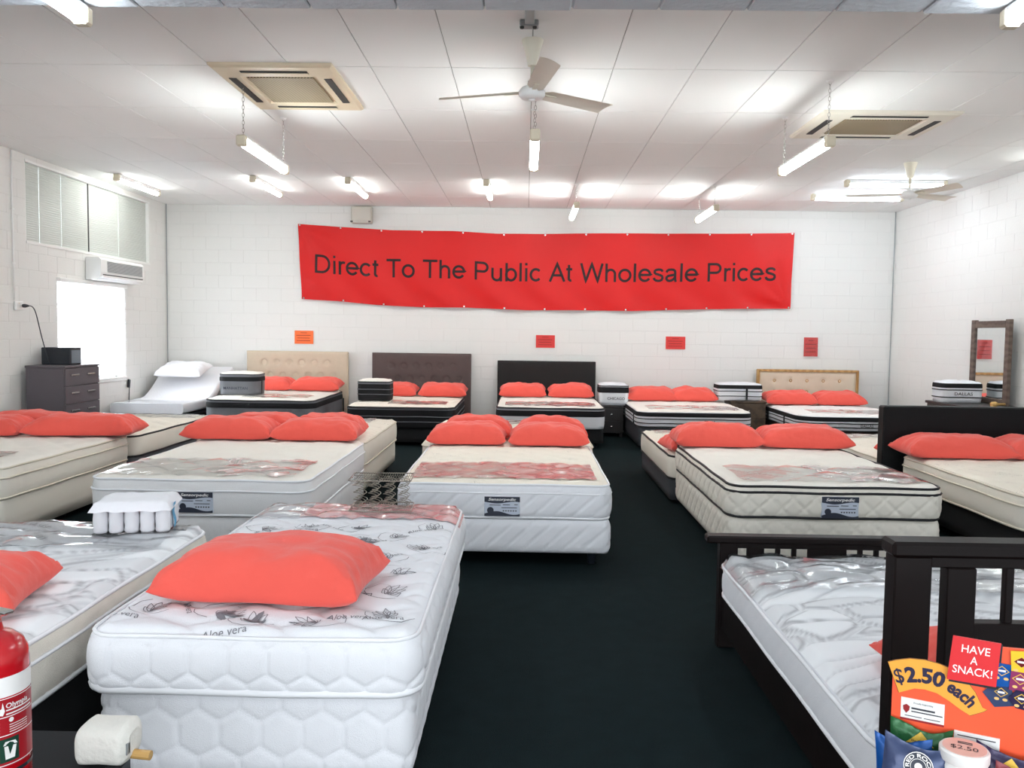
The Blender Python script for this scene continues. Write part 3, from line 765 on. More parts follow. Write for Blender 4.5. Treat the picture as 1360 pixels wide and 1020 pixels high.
def rrect(w, l, r, ds):
    """rounded rectangle, counter-clockwise from the front left; returns (x, y, nx, ny, s)"""
    out = []; s = 0.0; a, b = w / 2, l / 2
    def line(p, q, n):
        nonlocal s
        d = math.hypot(q[0] - p[0], q[1] - p[1]); k = max(1, int(round(d / ds)))
        for i in range(k):
            t = i / k; out.append((p[0] + (q[0] - p[0]) * t, p[1] + (q[1] - p[1]) * t, n[0], n[1], s + d * t))
        s += d
    def arc(c, a0):
        nonlocal s
        d = r * PI / 2; k = max(4, int(round(d / ds)))
        for i in range(k):
            t = a0 + PI / 2 * i / k; out.append((c[0] + r * math.cos(t), c[1] + r * math.sin(t), math.cos(t), math.sin(t), s + d * i / k))
        s += d
    line((-a + r, -b), (a - r, -b), (0, -1)); arc((a - r, -b + r), -PI / 2)
    line((a, -b + r), (a, b - r), (1, 0)); arc((a - r, b - r), 0)
    line((a - r, b), (-a + r, b), (0, 1)); arc((-a + r, b - r), PI / 2)
    line((-a, b - r), (-a, -b + r), (-1, 0)); arc((-a + r, -b + r), PI)
    return out
def clamp_rr(x, y, w, l, r):
    a, b = w / 2 - r, l / 2 - r
    dx, dy = abs(x) - a, abs(y) - b
    if dx > 0 and dy > 0:
        h = math.hypot(dx, dy)
        # map the square corner onto the round one
        m = max(dx, dy); k = m / h if h > 0 else 1
        x = math.copysign(a + dx * k, x); y = math.copysign(b + dy * k, y); d = r - m
    else:
        d = min(w / 2 - abs(x), l / 2 - abs(y))
    return x, y, d
def fr_(a): return a - math.floor(a)
def puff(a, k=4): return 1 - abs(2 * fr_(a) - 1) ** k
def top_wavy(x, y):
    return 0.015 * min(puff(y / 0.15 + 0.22 * math.sin(2 * PI * x / 0.30)), puff(x / 0.30 + y / 0.45 + 0.2 * math.sin(2 * PI * y / 0.3)))
def top_diamond(x, y):
    return 0.010 * min(puff((x + y) / 0.26), puff((x - y) / 0.26))
def top_loose(x, y):
    return 0.012 * min(puff((x + 0.9 * y) / 0.34 + 0.1 * math.sin(5 * x)), puff((x - 0.8 * y) / 0.42 + 0.15 * math.sin(4 * y)))
def leaf_cell(x, y):
    p = Vector((x * 2.9 + 0.5 * math.sin(y * 7.0) + 0.25 * noise.noise(Vector((x * 5, y * 5, 0))), y * 6.2 + 0.5 * math.sin(x * 6.0), 0.35))
    d, pts = noise.voronoi(p)
    return d[1] - d[0], pts[0]
def top_leaf(x, y):
    e, _ = leaf_cell(x, y)
    return 0.022 * (1 - math.exp(-e / 0.22))
def leaf_print(x, y):
    e, q = leaf_cell(x, y); h = fr_(math.sin(q.x * 12.9 + q.y * 78.2) * 43758.5)
    v = 0.35 * math.exp(-(e / 0.05) ** 2)
    if h > 0.40: v = max(v, 0.75 * math.exp(-((e - 0.14) / 0.055) ** 2))
    if h > 0.55 and e > 0.16: v = max(v, 0.20 + 0.0)
    return v
def side_hex(size, depth, w_=0.007):
    def f(s, z):
        # distance to the nearest edge of a regular honeycomb
        a = size; best = []
        px, py = s / a, z / (a * 1.05)
        r3 = math.sqrt(3)
        qx = []
        for (ox, oy) in ((0, 0), (0.5, r3 / 2)):
            cx_ = round(px - ox) + ox; cy_ = round((py - oy) / r3) * r3 + oy
            for dx in (-1, 0, 1):
                for dy in (-1, 0, 1):
                    qx.append(((px - cx_ - dx) ** 2 + (py - cy_ - dy * r3) ** 2))
        qx.sort()
        e = (math.sqrt(qx[1]) - math.sqrt(qx[0])) * a * 0.5 * 1.1
        return depth * (1 - math.exp(-(e / w_) ** 2)) + depth * 0.6 * min(1, e / (a * 0.5))
    return f
def side_diag(step, depth, slope=1.1):
    return lambda s, z: depth * puff((s - z * slope) / step, 9)
def side_diamond(step, depth):
    return lambda s, z: depth * min(puff((s - z * 1.1) / step, 8), puff((s + z * 1.1) / step, 8))
def side_tape(step, depth):
    return lambda s, z: depth * puff(s / step + 0.13, 60)

def ring_strip(w, l, r, z0, z1, off, ds=0.06, bulge=0.0, h=1.0):
    mb = MB(); ps = rrect(w, l, r, ds); n = len(ps); nv = 4; vs = []
    for j in range(nv + 1):
        t = j / nv; z = z0 + (z1 - z0) * t
        v = max(0.0, min(1.0, z / h)); o = off + bulge * (4 * v * (1 - v)) ** 0.6 - 0.002 * (2 * t - 1) ** 4
        vs += [(x + nx * o, y + ny * o, z) for x, y, nx, ny, s in ps]
    fs = [(j * n + k, j * n + (k + 1) % n, (j + 1) * n + (k + 1) % n, (j + 1) * n + k) for j in range(nv) for k in range(n)]
    return mb.add(vs, fs)
def piping(w, l, r, z, rad, off=0.0, wob=0.0, ds=0.06):
    return MB().tube([(x + nx * off, y + ny * off, z + wob * math.sin(s * 9)) for x, y, nx, ny, s in rrect(w, l, r, ds)], rad, 6, closed=True)
def side_mesh(w, l, r, h, fn, ds, nv, bulge, z0=0.0, off=0.0):
    mb = MB(); ps = rrect(w, l, r, ds); n = len(ps); vs = []
    for j in range(nv + 1):
        v = j / nv; z = z0 + h * v
        for x, y, nx, ny, s in ps:
            o = off + bulge * (4 * v * (1 - v)) ** 0.6
            if fn: o += fn(s, z) * min(1, 6 * v, 6 * (1 - v))
            vs.append((x + nx * o, y + ny * o, z))
    fs = [(j * n + k, j * n + (k + 1) % n, (j + 1) * n + (k + 1) % n, (j + 1) * n + k) for j in range(nv) for k in range(n)]
    fs.append(tuple(range(n - 1, -1, -1)))
    return mb.add(vs, fs)
class Bed: pass
def mattress(label, x0, x1, y0, y1, zb, zt, side='mwhite', top='mwhite', topfn=None, sidefn=None, pipes=(), bands=(), r=0.10,
             tds=0.03, sds=0.05, nv=8, bulge=0.012, name='mattress', cat='mattress', group='mattresses on display', crown=0.012, edge=0.05, drop=0.016, prints=False):
    w, l, h = x1 - x0, y1 - y0, zt - zb
    B = Bed(); B.w, B.l, B.h, B.r = w, l, h, r
    t = thing(name, label, cat, ((x0 + x1) / 2, (y0 + y1) / 2, zb), 0, group); B.root = t
    zt_ = h - drop
    side_mesh(w, l, r, zt_, sidefn, sds, nv, bulge).build('border', side, t, True)
    def topz(x, y):
        x, y, d = clamp_rr(x, y, w, l, r)
        k = min(1.0, max(0.0, d) / edge); k = k * (2 - k)
        return h - drop + drop * k + (topfn(x, y) if topfn else 0) * k + crown * (1 - (2 * x / w) ** 2) * (1 - (2 * y / l) ** 2) - crown * 0.5
    B.topz = topz
    nx_, ny_ = max(6, int(w / tds)), max(6, int(l / tds))
    mb = MB(); vals = []
    for j in range(ny_ + 1):
        for i in range(nx_ + 1):
            x, y = (i / nx_ - 0.5) * w, (j / ny_ - 0.5) * l
            cx_, cy_, d = clamp_rr(x, y, w, l, r)
            mb.v.append((cx_, cy_, topz(cx_, cy_) if d > 1e-4 else h - drop - 0.002)); vals.append(leaf_print(cx_, cy_) if prints else 0.0)
    for j in range(ny_):
        for i in range(nx_):
            a = j * (nx_ + 1) + i; mb.f.append((a, a + 1, a + nx_ + 2, a + nx_ + 1)); mb.m.append(0)
    o = mb.build('top_panel', top, t, True); B.top = o
    if prints:
        at_ = o.data.attributes.new('print', 'FLOAT', 'POINT'); at_.data.foreach_set('value', vals)
    for (z0, z1, m_) in bands:
        ring_strip(w, l, r, z0, z1, 0.003 + 0.004, 0.04, bulge, zt_).build('border_band', m_, t, True)
    for (z, rad, m_) in pipes:
        v = max(0.0, min(1.0, z / zt_)); off = bulge * (4 * v * (1 - v)) ** 0.6 + (0.009 if sidefn and 0.1 < v < 0.95 else 0.003)
        piping(w, l, r, z, rad, off, 0.002).build('piping', m_, t, True)
    return B
def foot_sheet(B, x0, x1, y0, y1, m_, seed=1, fold=0.0, amp=0.0035, name='foot_protector'):
    """plastic sheet lying on the mattress; local coordinates; fold = hang over the left/front edges"""
    mb = MB()
    def f(u, v):
        x = x0 + (x1 - x0) * u; y = y0 + (y1 - y0) * v; dz = 0.0
        cx_, cy_, d = clamp_rr(max(-B.w / 2 + 0.002, min(B.w / 2 - 0.002, x)), max(-B.l / 2 + 0.002, min(B.l / 2 - 0.002, y)), B.w, B.l, B.r)
        ov = max(0, abs(x) - B.w / 2, abs(y) - B.l / 2)
        wz = amp * (1 + noise.noise(Vector((x * 5 + seed, y * 9, seed * 1.7))) + 0.5 * noise.noise(Vector((x * 14, y * 20 + seed, 1))))
        if ov > 0:
            px = math.copysign(0.018 + wz * 0.6, x) if abs(x) > B.w / 2 else 0; py = math.copysign(0.018 + wz * 0.6, y) if abs(y) > B.l / 2 else 0
            return (cx_ + px, cy_ + py, B.h - 0.012 - ov)
        return (cx_, cy_, max(B.topz(cx_, cy_), B.h - 0.012) + 0.005 + wz)
    mb.grid(max(8, int((x1 - x0) / 0.03)), max(6, int((y1 - y0) / 0.03)), f)
    return mb.build(name, m_, B.root, True)
def foot_label(B, lx, z0, z1, w=0.236):
    """woven maker's patch on the foot of a mattress"""
    y = -B.l / 2 - 0.026; h = z1 - z0
    p = MB().box(lx, lx + w, y, y + 0.02, z0, z1, 0.003).build('label_patch', 'labelblue', B.root)
    ds_ = MB(); db_ = MB()
    def strip(d, f0, f1, n=16):
        for i in range(n):
            a, b = i / n, (i + 1) / n
            d.add([(lx + w * a, y - 0.0008, z0 + h * f0(a)), (lx + w * b, y - 0.0008, z0 + h * f0(b)), (lx + w * b, y - 0.0008, z0 + h * f1(b)), (lx + w * a, y - 0.0008, z0 + h * f1(a))], [(0, 1, 2, 3)])
    strip(ds_, lambda a: 0.70 + 0.05 * math.sin(2 * PI * a + 2.5), lambda a: 1.0)
    strip(db_, lambda a: 0.0, lambda a: 0.17 - 0.09 * math.sin(2 * PI * a + 2.6))
    n = 18; c = (lx + w * 0.17, z0 + h * 0.3)
    db_.add([(c[0] + 0.022 * math.cos(2 * PI * k / n), y - 0.0010, c[1] + 0.022 * math.sin(2 * PI * k / n)) for k in range(n)], [tuple(range(n))])
    ds_.build('dark_print', 'bluebadge', p); db_.build('dark_print', 'bluebadge', p)
    t1 = MB(); add_text(t1, 'Sensorpedic', lambda u, v: (lx + w * 0.5 + u, y - 0.0016, z0 + h * 0.80 + v), width=w * 0.78, height=h * 0.14, bold=0.02, shear=0.25)
    t1.build('lettering', 'whiteink', p)
    t2 = MB()
    for k in range(6): t2.box(lx + w * (0.52 + 0.07 * k), lx + w * (0.56 + 0.07 * k), y - 0.0012, y - 0.0004, z0 + h * 0.25, z0 + h * 0.31)
    for (a, b, zz) in ((0.14, 0.46, 0.55), (0.52, 0.72, 0.57), (0.48, 0.92, 0.42), (0.84, 0.94, 0.58)):
        t2.box(lx + w * a, lx + w * b, y - 0.0012, y - 0.0004, z0 + h * zz, z0 + h * (zz + 0.035))
    t2.build('fine_print', 'print', p)
def border_text(B, txt, cx_, z, height, m_='print', side='front', width=None):
    y = -B.l / 2 - 0.012 - 0.006
    mb = MB(); add_text(mb, txt, lambda u, v: (cx_ + u, y, z + v), height=height, width=width, bold=0.005)
    return mb.build('lettering', m_, B.root)
def base(label, x0, x1, y0, y1, z0, z1, m_, r=0.05, fn=None, sds=0.08, nv=3, legm='blackplastic', legs=True, split=False, name='bed_base', bulge=0.004, rad=0.03):
    t = thing(name, label, 'bed base', ((x0 + x1) / 2, (y0 + y1) / 2, 0.0), 0, 'bed bases')
    w, l, h = x1 - x0, y1 - y0, z1 - z0
    side_mesh(w, l, r, h, fn, sds, nv, bulge, z0).build('body', m_, t, True)
    ps = rrect(w, l, r, 0.2); MB().add([(p[0], p[1], z1) for p in ps], [tuple(range(len(ps)))]).build('deck', m_, t)
    if legs:
        lm = MB().lathe([(rad * 0.8, 0.0), (rad, 0.01), (rad, z0 - 0.005), (rad * 1.2, z0)], 14).mesh('leg', legm, True)
        for sx in (-1, 1):
            for sy in (-1, 0, 1):
                put('leg', lm, t, (sx * (w / 2 - 0.1), sy * (l / 2 - 0.12), 0))
    return t
def pillow(label, x, y, z, rz, w, d, T, seed, m_='coral', tilt=0.0, roll=0.0, group='coral pillows on the display beds', name='pillow'):
    """soft stuffed pillow lying at height z"""
    a, b = w / 2, d / 2; nu, nv = 48, 34
    def surf(u, v, up_):
        x_ = a * u * (1 - 0.07 * math.cos(PI * v / 2)); y_ = b * v * (1 - 0.10 * math.cos(PI * u / 2))
        du, dv = 1 - abs(u), 1 - abs(v)
        t = T * (max(0, 1 - abs(u) ** 4.6)) ** 0.5 * (max(0, 1 - abs(v) ** 4.0)) ** 0.5
        n1 = noise.noise(Vector((u * 1.6 + seed * 3.3, v * 1.6, seed))); n2 = noise.noise(Vector((u * 4 + seed, v * 4, 2.2 * seed)))
        t *= 1 + 0.18 * n1
        seam = math.exp(-min(du, dv) * 7)
        wr = 0.012 * seam * math.sin((u * a if dv < du else v * b) * 60 + 5 * n2 + seed) * min(1, min(du, dv) * 30) + 0.012 * n2 * min(1, min(du, dv) * 8) + 0.010 * max(0, noise.noise(Vector((u * 2.2 * a / b + 7 * seed, v * 5.0, seed * 0.7)))) * min(1, min(du, dv) * 6)
        # creases reaching in from the corners
        cr = math.hypot(1 - abs(u), 1 - abs(v)); wr += 0.012 * math.sin(11 * math.atan2(1 - abs(v), 1 - abs(u)) + seed) * math.exp(-cr * 3) * min(1, cr * 5)
        zs = T * 0.34 - T * 0.10 * max(abs(u), abs(v)) ** 4
        if up_: return (x_, y_, zs + 0.72 * t + wr)
        return (x_, y_, max(0.0, zs - 0.5 * t))
    mb = MB()
    idx = {}
    for up_ in (1, 0):
        for j in range(nv + 1):
            for i in range(nu + 1):
                edge_ = i in (0, nu) or j in (0, nv)
                if not up_ and edge_: idx[(0, i, j)] = idx[(1, i, j)]; continue
                # cluster samples towards the edges
                u = math.sin(PI / 2 * (2 * i / nu - 1)); v = math.sin(PI / 2 * (2 * j / nv - 1))
                idx[(up_, i, j)] = len(mb.v); mb.v.append(surf(u, v, up_))
    for j in range(nv):
        for i in range(nu):
            q = [(i, j), (i + 1, j), (i + 1, j + 1), (i, j + 1)]
            mb.f.append(tuple(idx[(1,) + p] for p in q)); mb.m.append(0)
            mb.f.append(tuple(idx[(0,) + p] for p in reversed(q))); mb.m.append(0)
    o = mb.build(name, m_, None, True, (x, y, z + 0.018 + (0.2 * math.sin(R(tilt)) if tilt else 0)), (R(tilt), R(roll), R(rz)))
    return tag(o, label, 'pillow', group)

# ---- foreground single bed with aloe print
SB = mattress('white single mattress with honeycomb-quilted border and aloe print top, nearest the camera', -1.395, -0.337, 2.63, 4.64, 0.39, 0.59,
              'mwhite', 'mwhite', top_wavy, side_hex(0.125, 0.007), [(0.185, 0.007, 'pipewhite'), (0.012, 0.013, 'pipewhite')], (), 0.09, 0.011, 0.0075, 26, 0.02)
base('white honeycomb-quilted base under the aloe print single mattress', -1.375, -0.357, 2.67, 4.62, 0.10, 0.385, 'mwhite', 0.06, side_hex(0.135, 0.007), 0.009, 30, bulge=0.006)
pr = MB(); random.seed(11)
def on_top(B, x, y, dz=0.003): return (x, y, B.topz(x, y) + dz)
def stroke(mb, pts, w, B):
    for (p, q) in zip(pts, pts[1:]):
        d = Vector((q[0] - p[0], q[1] - p[1])); n = Vector((-d.y, d.x)).normalized() * w / 2
        mb.add([on_top(B, p[0] + n.x, p[1] + n.y), on_top(B, p[0] - n.x, p[1] - n.y), on_top(B, q[0] - n.x, q[1] - n.y), on_top(B, q[0] + n.x, q[1] + n.y)], [(0, 1, 2, 3)])
def aloe(mb, cx_, cy_, a, sc, B, filled=True):
    for k in range(6):
        t = a + (k - 2.5) * 0.36; L_ = sc * (0.06 + 0.02 * math.cos((k - 2.5) * 1.1))
        e = Vector((math.cos(t), math.sin(t))); n = Vector((-e.y, e.x)); c = Vector((cx_, cy_))
        pts = [c + e * (L_ * s) + n * (0.010 * sc * math.sin(PI * s) * sg) for sg, rng in ((1, (0, .25, .5, .75, 1)), (-1, (.75, .5, .25, 0))) for s in rng]
        if filled and k % 2 == 0: mb.add([on_top(B, p.x, p.y) for p in pts], [tuple(range(len(pts)))])
        else: stroke(mb, [(p.x, p.y) for p in pts], 0.0022 * sc, B)
    c = [(cx_ + sc * 0.055 * math.cos(q) * 1.2, cy_ + sc * 0.03 + sc * 0.055 * math.sin(q)) for q in [a + 0.6 + 0.45 * k for k in range(9)]]
    stroke(mb, c, 0.002 * sc, B)
def word(mb, txt, cx_, cy_, a, h, B):
    ca, sa = math.cos(a), math.sin(a)
    add_text(mb, txt, lambda u, v: on_top(B, cx_ + u * ca - v * sa, cy_ + u * sa + v * ca), height=h)
spots = [(-0.40, -0.82, 1.4), (-0.02, -0.93, 1.6), (0.42, -0.86, 2.0), (0.37, -0.60, 1.0), (-0.38, -0.42, 0.4), (-0.27, -0.52, 2.4), (0.36, -0.36, 0.8), (0.30, -0.15, 2.2),
         (-0.08, 0.10, 1.5), (-0.25, 0.18, 0.2), (0.28, 0.20, 1.2), (0.44, 0.02, 2.3), (-0.38, 0.35, 0.4), (0.06, 0.36, 0.9), (-0.15, 0.36, 1.9), (-0.42, -0.1, 1.2), (0.1, -0.2, 1.8), (-0.16, -0.86, 0.3), (0.2, -0.93, 2.8), (0.44, 0.42, 1.7), (-0.44, 0.12, 2.0), (0.12, 0.12, 0.5)]
for k, (x, y, a) in enumerate(spots):
    aloe(pr, x, y, a, 1.3, SB, k % 4 == 1)
    word(pr, 'Aloe vera', x + 0.13 * math.cos(a + 2.6), y + 0.07 * math.sin(a * 3), a - 1.4 if k % 2 else 0.15 * math.sin(k), 0.026, SB)
tag(pr.build('printed_motif', 'softprint', SB.root), kind='stuff')
foot_sheet(SB, -0.27, 0.545, 0.60, 1.02, 'sheet_pink', 3, amp=0.004)
foot_sheet(SB, -0.535, -0.27, 0.60, 1.0, 'clear', 4, amp=0.003, name='clear_protector')
pillow('single coral pillow on the aloe print mattress nearest the camera', -0.905, 3.06, 0.595, -4, 0.74, 0.50, 0.165, 1.0)

# ---- left foreground mattress
B2 = mattress('white mattress with grey leaf quilting at the left, beside the aloe print single', -2.91, -1.535, 2.05, 4.10, 0.36, 0.59,
              'mcream', 'leafquilt', top_leaf, side_diamond(0.16, 0.009), [(0.21, 0.008, 'pipewhite'), (0.15, 0.007, 'pipewhite'), (0.012, 0.010, 'pipewhite')], (), 0.13, 0.0125, 0.02, 10, 0.01, prints=True, drop=0.02)
base('black fabric base under the grey leaf mattress at the left', -2.86, -1.60, 2.10, 4.05, 0.08, 0.355, 'bblack')
foot_sheet(B2, -0.69, 0.62, 0.48, 1.0, 'sheet_clear', 8, amp=0.005)
pillow('coral pillow at the left edge behind the fire extinguisher', -2.03, 2.78, 0.60, 12, 0.74, 0.5, 0.15, 2.0)

# ---- left middle pair
B3 = mattress('cream pillow-top mattress at the far left of the middle row', -5.12, -3.65, 5.80, 7.74, 0.33, 0.57, 'mcream', 'mcream_top', top_loose, side_tape(0.55, 0.004),
              [(0.222, 0.008, 'pipecream'), (0.155, 0.007, 'pipecream'), (0.01, 0.008, 'pipecream')], (), 0.10, 0.03, 0.03)
base('cream fabric base under the far left pillow-top mattress', -5.11, -3.66, 5.81, 7.73, 0.06, 0.325, 'mcream')
foot_sheet(B3, -0.68, 0.5, -0.9, -0.35, 'sheet_red', 5)
B3b = mattress('cream sprigged mattress with black piping behind the far left pillow-top bed', -5.14, -3.62, 7.80, 9.74, 0.34, 0.55, 'mcream', 'sprig_cream', top_diamond, side_tape(0.62, 0.004),
               [(0.195, 0.009, 'stripe'), (0.01, 0.009, 'stripe')], (), 0.10)
base('grey fabric base under the black-piped mattress at the left', -5.12, -3.64, 7.82, 9.72, 0.08, 0.335, 'mgrey')
foot_sheet(B3b, -0.7, 0.7, 0.5, 0.95, 'sheet_clear', 6)
pillow('front coral pillow at the left edge of the far left pair', -4.80, 7.48, 0.575, 4, 0.72, 0.48, 0.15, 3.0)
pillow('turned coral pillow overhanging the side of the far left pillow-top bed', -3.97, 7.58, 0.575, 8, 0.95, 0.50, 0.165, 4.0)
pillow('coral pillow tucked behind the front pillows of the far left bed', -4.72, 7.98, 0.56, -2, 0.80, 0.46, 0.16, 5.0)

# ---- left centre pair
B4 = mattress('white pillow-top mattress with a maker patch, left of the central bed', -2.87, -1.42, 5.50, 7.48, 0.315, 0.575, 'mwarm', 'mcream_top', top_loose, side_tape(0.6, 0.004),
              [(0.242, 0.008, 'pipewhite'), (0.172, 0.007, 'pipewhite'), (0.01, 0.009, 'pipewhite')], (), 0.10)
base('white fabric base of the bed left of the central aisle bed', -2.86, -1.43, 5.51, 7.47, 0.07, 0.31, 'mwarm', fn=side_diag(0.14, 0.010), sds=0.014, nv=8)
foot_label(B4, -0.132, 0.03, 0.167, 0.238)
foot_sheet(B4, -0.69, 0.62, -0.95, -0.28, 'sheet_red', 9)
B4b = mattress('cream mattress set head to head behind the left patch-labelled bed', -2.97, -1.44, 7.55, 9.50, 0.33, 0.56, 'mcream', 'sprig_cream', top_diamond, side_tape(0.5, 0.004),
               [(0.205, 0.008, 'pipecream'), (0.01, 0.010, 'pipecream')], (), 0.10)
base('cream fabric base on black feet behind the left patch-labelled bed', -2.96, -1.45, 7.56, 9.48, 0.10, 0.325, 'mcream')
foot_sheet(B4b, -0.68, 0.55, 0.5, 0.93, 'sheet_dark', 10)
pillow('front left coral pillow of the four on the left patch-labelled bed', -2.60, 7.50, 0.575, 1, 0.79, 0.50, 0.17, 6.0)
pillow('front right coral pillow of the four on the left patch-labelled bed', -1.83, 7.50, 0.575, 2, 0.76, 0.50, 0.165, 7.0)
pillow('rear left coral pillow of the four behind the left patch-labelled bed', -2.47, 7.95, 0.56, -3, 0.74, 0.46, 0.175, 8.0)
pillow('rear right coral pillow of the four behind the left patch-labelled bed', -1.84, 7.95, 0.56, 0, 0.66, 0.46, 0.175, 9.0)

# ---- central pair
B5 = mattress('white diagonal-quilted pillow-top mattress with a maker patch on the central bed', -0.82, 0.57, 5.55, 7.50, 0.325, 0.565, 'mwhite', 'sprig_cream', top_diamond, side_diag(0.13, 0.013),
              [(0.226, 0.008, 'pipewhite'), (0.172, 0.007, 'pipewhite'), (0.008, 0.008, 'pipewhite')], (), 0.08, 0.03, 0.008, 14)
base('white diagonal-quilted base of the central bed', -0.82, 0.57, 5.55, 7.49, 0.10, 0.32, 'mwhite', 0.04, side_diag(0.13, 0.013), 0.008, 14)
foot_label(B5, -0.13, 0.02, 0.15, 0.234)
foot_sheet(B5, -0.64, 0.62, -0.86, -0.22, 'sheet_strong', 12, amp=0.003)
B5b = mattress('cream mattress set head to head behind the central bed', -0.91, 0.61, 7.55, 9.55, 0.32, 0.56, 'mcream', 'sprig_cream', top_diamond, side_tape(0.5, 0.004),
               [(0.205, 0.008, 'pipecream'), (0.01, 0.010, 'pipecream')], (), 0.10)
base('cream fabric base behind the central bed', -0.90, 0.60, 7.56, 9.53, 0.10, 0.315, 'mcream')
foot_sheet(B5b, -0.68, 0.5, 0.5, 0.95, 'sheet_dark', 13)
pillow('front left coral pillow of the four on the central bed', -0.50, 7.47, 0.565, 0, 0.69, 0.48, 0.165, 10.0)
pillow('front right coral pillow of the four on the central bed', 0.215, 7.46, 0.565, 0, 0.70, 0.48, 0.165, 11.0)
pillow('rear left coral pillow of the four behind the central bed', -0.44, 7.93, 0.56, 0, 0.66, 0.46, 0.18, 12.0)
pillow('rear right coral pillow of the four behind the central bed', 0.25, 7.93, 0.56, 0, 0.67, 0.46, 0.18, 13.0)

# ---- right centre pair
B6 = mattress('cream pillow-top mattress with black piping and a maker patch, right of the aisle', 1.38, 2.79, 5.60, 7.65, 0.345, 0.57, 'mcream', 'mcream_top', top_loose, side_diamond(0.15, 0.013),
              [(0.212, 0.009, 'stripe'), (0.175, 0.009, 'stripe'), (0.008, 0.010, 'stripe')], (), 0.11, 0.03, 0.009, 16)
base('cream quilted base under the black-piped bed right of the aisle', 1.385, 2.785, 5.61, 7.64, 0.08, 0.34, 'mcream', 0.08, side_diamond(0.15, 0.013), 0.009, 16)
foot_label(B6, -0.11, 0.012, 0.155, 0.244)
foot_sheet(B6, -0.60, 0.68, -0.92, -0.30, 'sheet_red', 15)
B6b = mattress('low cream sprigged mattress with black piping behind the right aisle bed', 1.34, 2.87, 7.70, 9.67, 0.23, 0.46, 'mcream', 'sprig_cream', top_diamond, side_tape(0.55, 0.004),
               [(0.212, 0.010, 'stripe'), (0.01, 0.010, 'stripe')], (), 0.11)
base('dark grey fabric base behind the right aisle bed', 1.35, 2.86, 7.71, 9.65, 0.04, 0.225, 'mdgrey')
foot_sheet(B6b, -0.66, 0.66, 0.6, 0.95, 'sheet_red', 16)
pillow('left coral pillow on the black-piped bed right of the aisle', 1.70, 7.52, 0.57, -2, 0.76, 0.48, 0.18, 14.0)
pillow('right coral pillow on the black-piped bed right of the aisle', 2.46, 7.52, 0.57, -3, 0.80, 0.48, 0.17, 15.0)
pillow('coral pillow half hidden behind the left pillow of the right aisle bed', 1.66, 7.95, 0.465, 8, 0.70, 0.46, 0.15, 16.0)

# ---- right pair with the black headboard
B7 = mattress('cream pillow-top mattress in front of the low black headboard at the right', 3.24, 4.72, 5.40, 7.30, 0.31, 0.565, 'mcream', 'sprig_cream', top_diamond, side_tape(0.6, 0.004),
              [(0.228, 0.008, 'pipecream'), (0.165, 0.007, 'pipecream'), (0.01, 0.008, 'pipecream')], (), 0.14)
base('black fabric base under the mattress with the low black headboard', 3.30, 4.68, 5.50, 7.28, 0.08, 0.305, 'bblack')
foot_sheet(B7, -0.45, 0.66, -0.9, -0.35, 'sheet_dark', 18)
hb = thing('headboard', 'low plain black leatherette headboard at the right, before the dressing table', 'headboard', (3.925, 7.41, 0), 0, 'headboards')
MB().box(-0.815, 0.815, -0.06, 0.06, 0.02, 0.963, 0.012).build('panel', 'hb_blackleather', hb)
for x in (-0.7, 0.7): MB().box(x - 0.03, x + 0.03, -0.03, 0.03, 0.0, 0.03).build('leg', 'blackplastic', hb)
B7b = mattress('low cream sprigged mattress behind the black headboard at the right', 3.26, 4.74, 7.56, 9.60, 0.23, 0.46, 'mcream', 'sprig_cream', top_diamond, side_tape(0.55, 0.004),
               [(0.21, 0.008, 'pipecream'), (0.01, 0.010, 'pipecream')], (), 0.11)
base('cream fabric base behind the black headboard', 3.27, 4.73, 7.57, 9.58, 0.06, 0.225, 'mcream')
foot_sheet(B7b, -0.6, 0.6, 0.55, 0.95, 'sheet_red', 19)
pillow('left coral pillow against the low black headboard', 3.57, 7.08, 0.565, -3, 0.86, 0.50, 0.165, 17.0)
pillow('right coral pillow against the low black headboard, cut by the right edge', 4.32, 7.08, 0.565, 2, 0.80, 0.48, 0.16, 18.0)
pillow('coral pillow just peeking out behind the low black headboard', 3.70, 7.78, 0.465, 0, 0.80, 0.44, 0.13, 19.0)

# ---- back row
def headboard(label, x0, x1, zt, m_, buttons=None, frame=None, y=13.425, th=0.09, dim=0.036):
    cx_ = (x0 + x1) / 2; w = x1 - x0
    t = thing('headboard', label, 'headboard', (cx_, y, 0), 0, 'headboards')
    bt_ = buttons or []
    fw = 0.035 if frame else 0.0
    def f(u, v):
        x = (u - 0.5) * (w - 2 * fw); z = 0.12 + (zt - fw - 0.12) * v; d = th / 2
        e = min(u, 1 - u) * w; ez = min(zt - fw - z, 0.3)
        d += 0.018 * (1 - math.exp(-min(e, ez) / 0.02))
        for (bx, bz) in bt_:
            q = math.hypot(x - bx, z - bz)
            if q < 0.2: d -= dim * math.exp(-(q / 0.036) ** 2) + 0.010 * math.exp(-(q / 0.09) ** 2)
        return (x, -d, z)
    MB().grid(110, 80, f).build('upholstery', m_, t, True)
    MB().box(-w / 2, w / 2, -th / 2, th / 2 - 0.025, 0.0, zt, 0.01).build('board', frame or m_, t)
    bm = MB().lathe([(0.0, 0.006), (0.008, 0.005), (0.013, 0.0), (0.013, -0.004)], 12).mesh('button', m_, True)
    for (bx, bz) in bt_: put('button', bm, t, (bx, -th / 2 - 0.018 + dim + 0.004, bz), (R(90), 0, 0))
    if frame:
        f_ = MB(); s_ = -th / 2 - 0.03
        f_.box(-w / 2, w / 2, s_, -th / 2, zt - fw, zt, 0.004); f_.box(-w / 2, -w / 2 + fw, s_, -th / 2, 0.0, zt - fw, 0.004); f_.box(w / 2 - fw, w / 2, s_, -th / 2, 0.0, zt - fw, 0.004)
        f_.build('frame', frame, t)
    return t
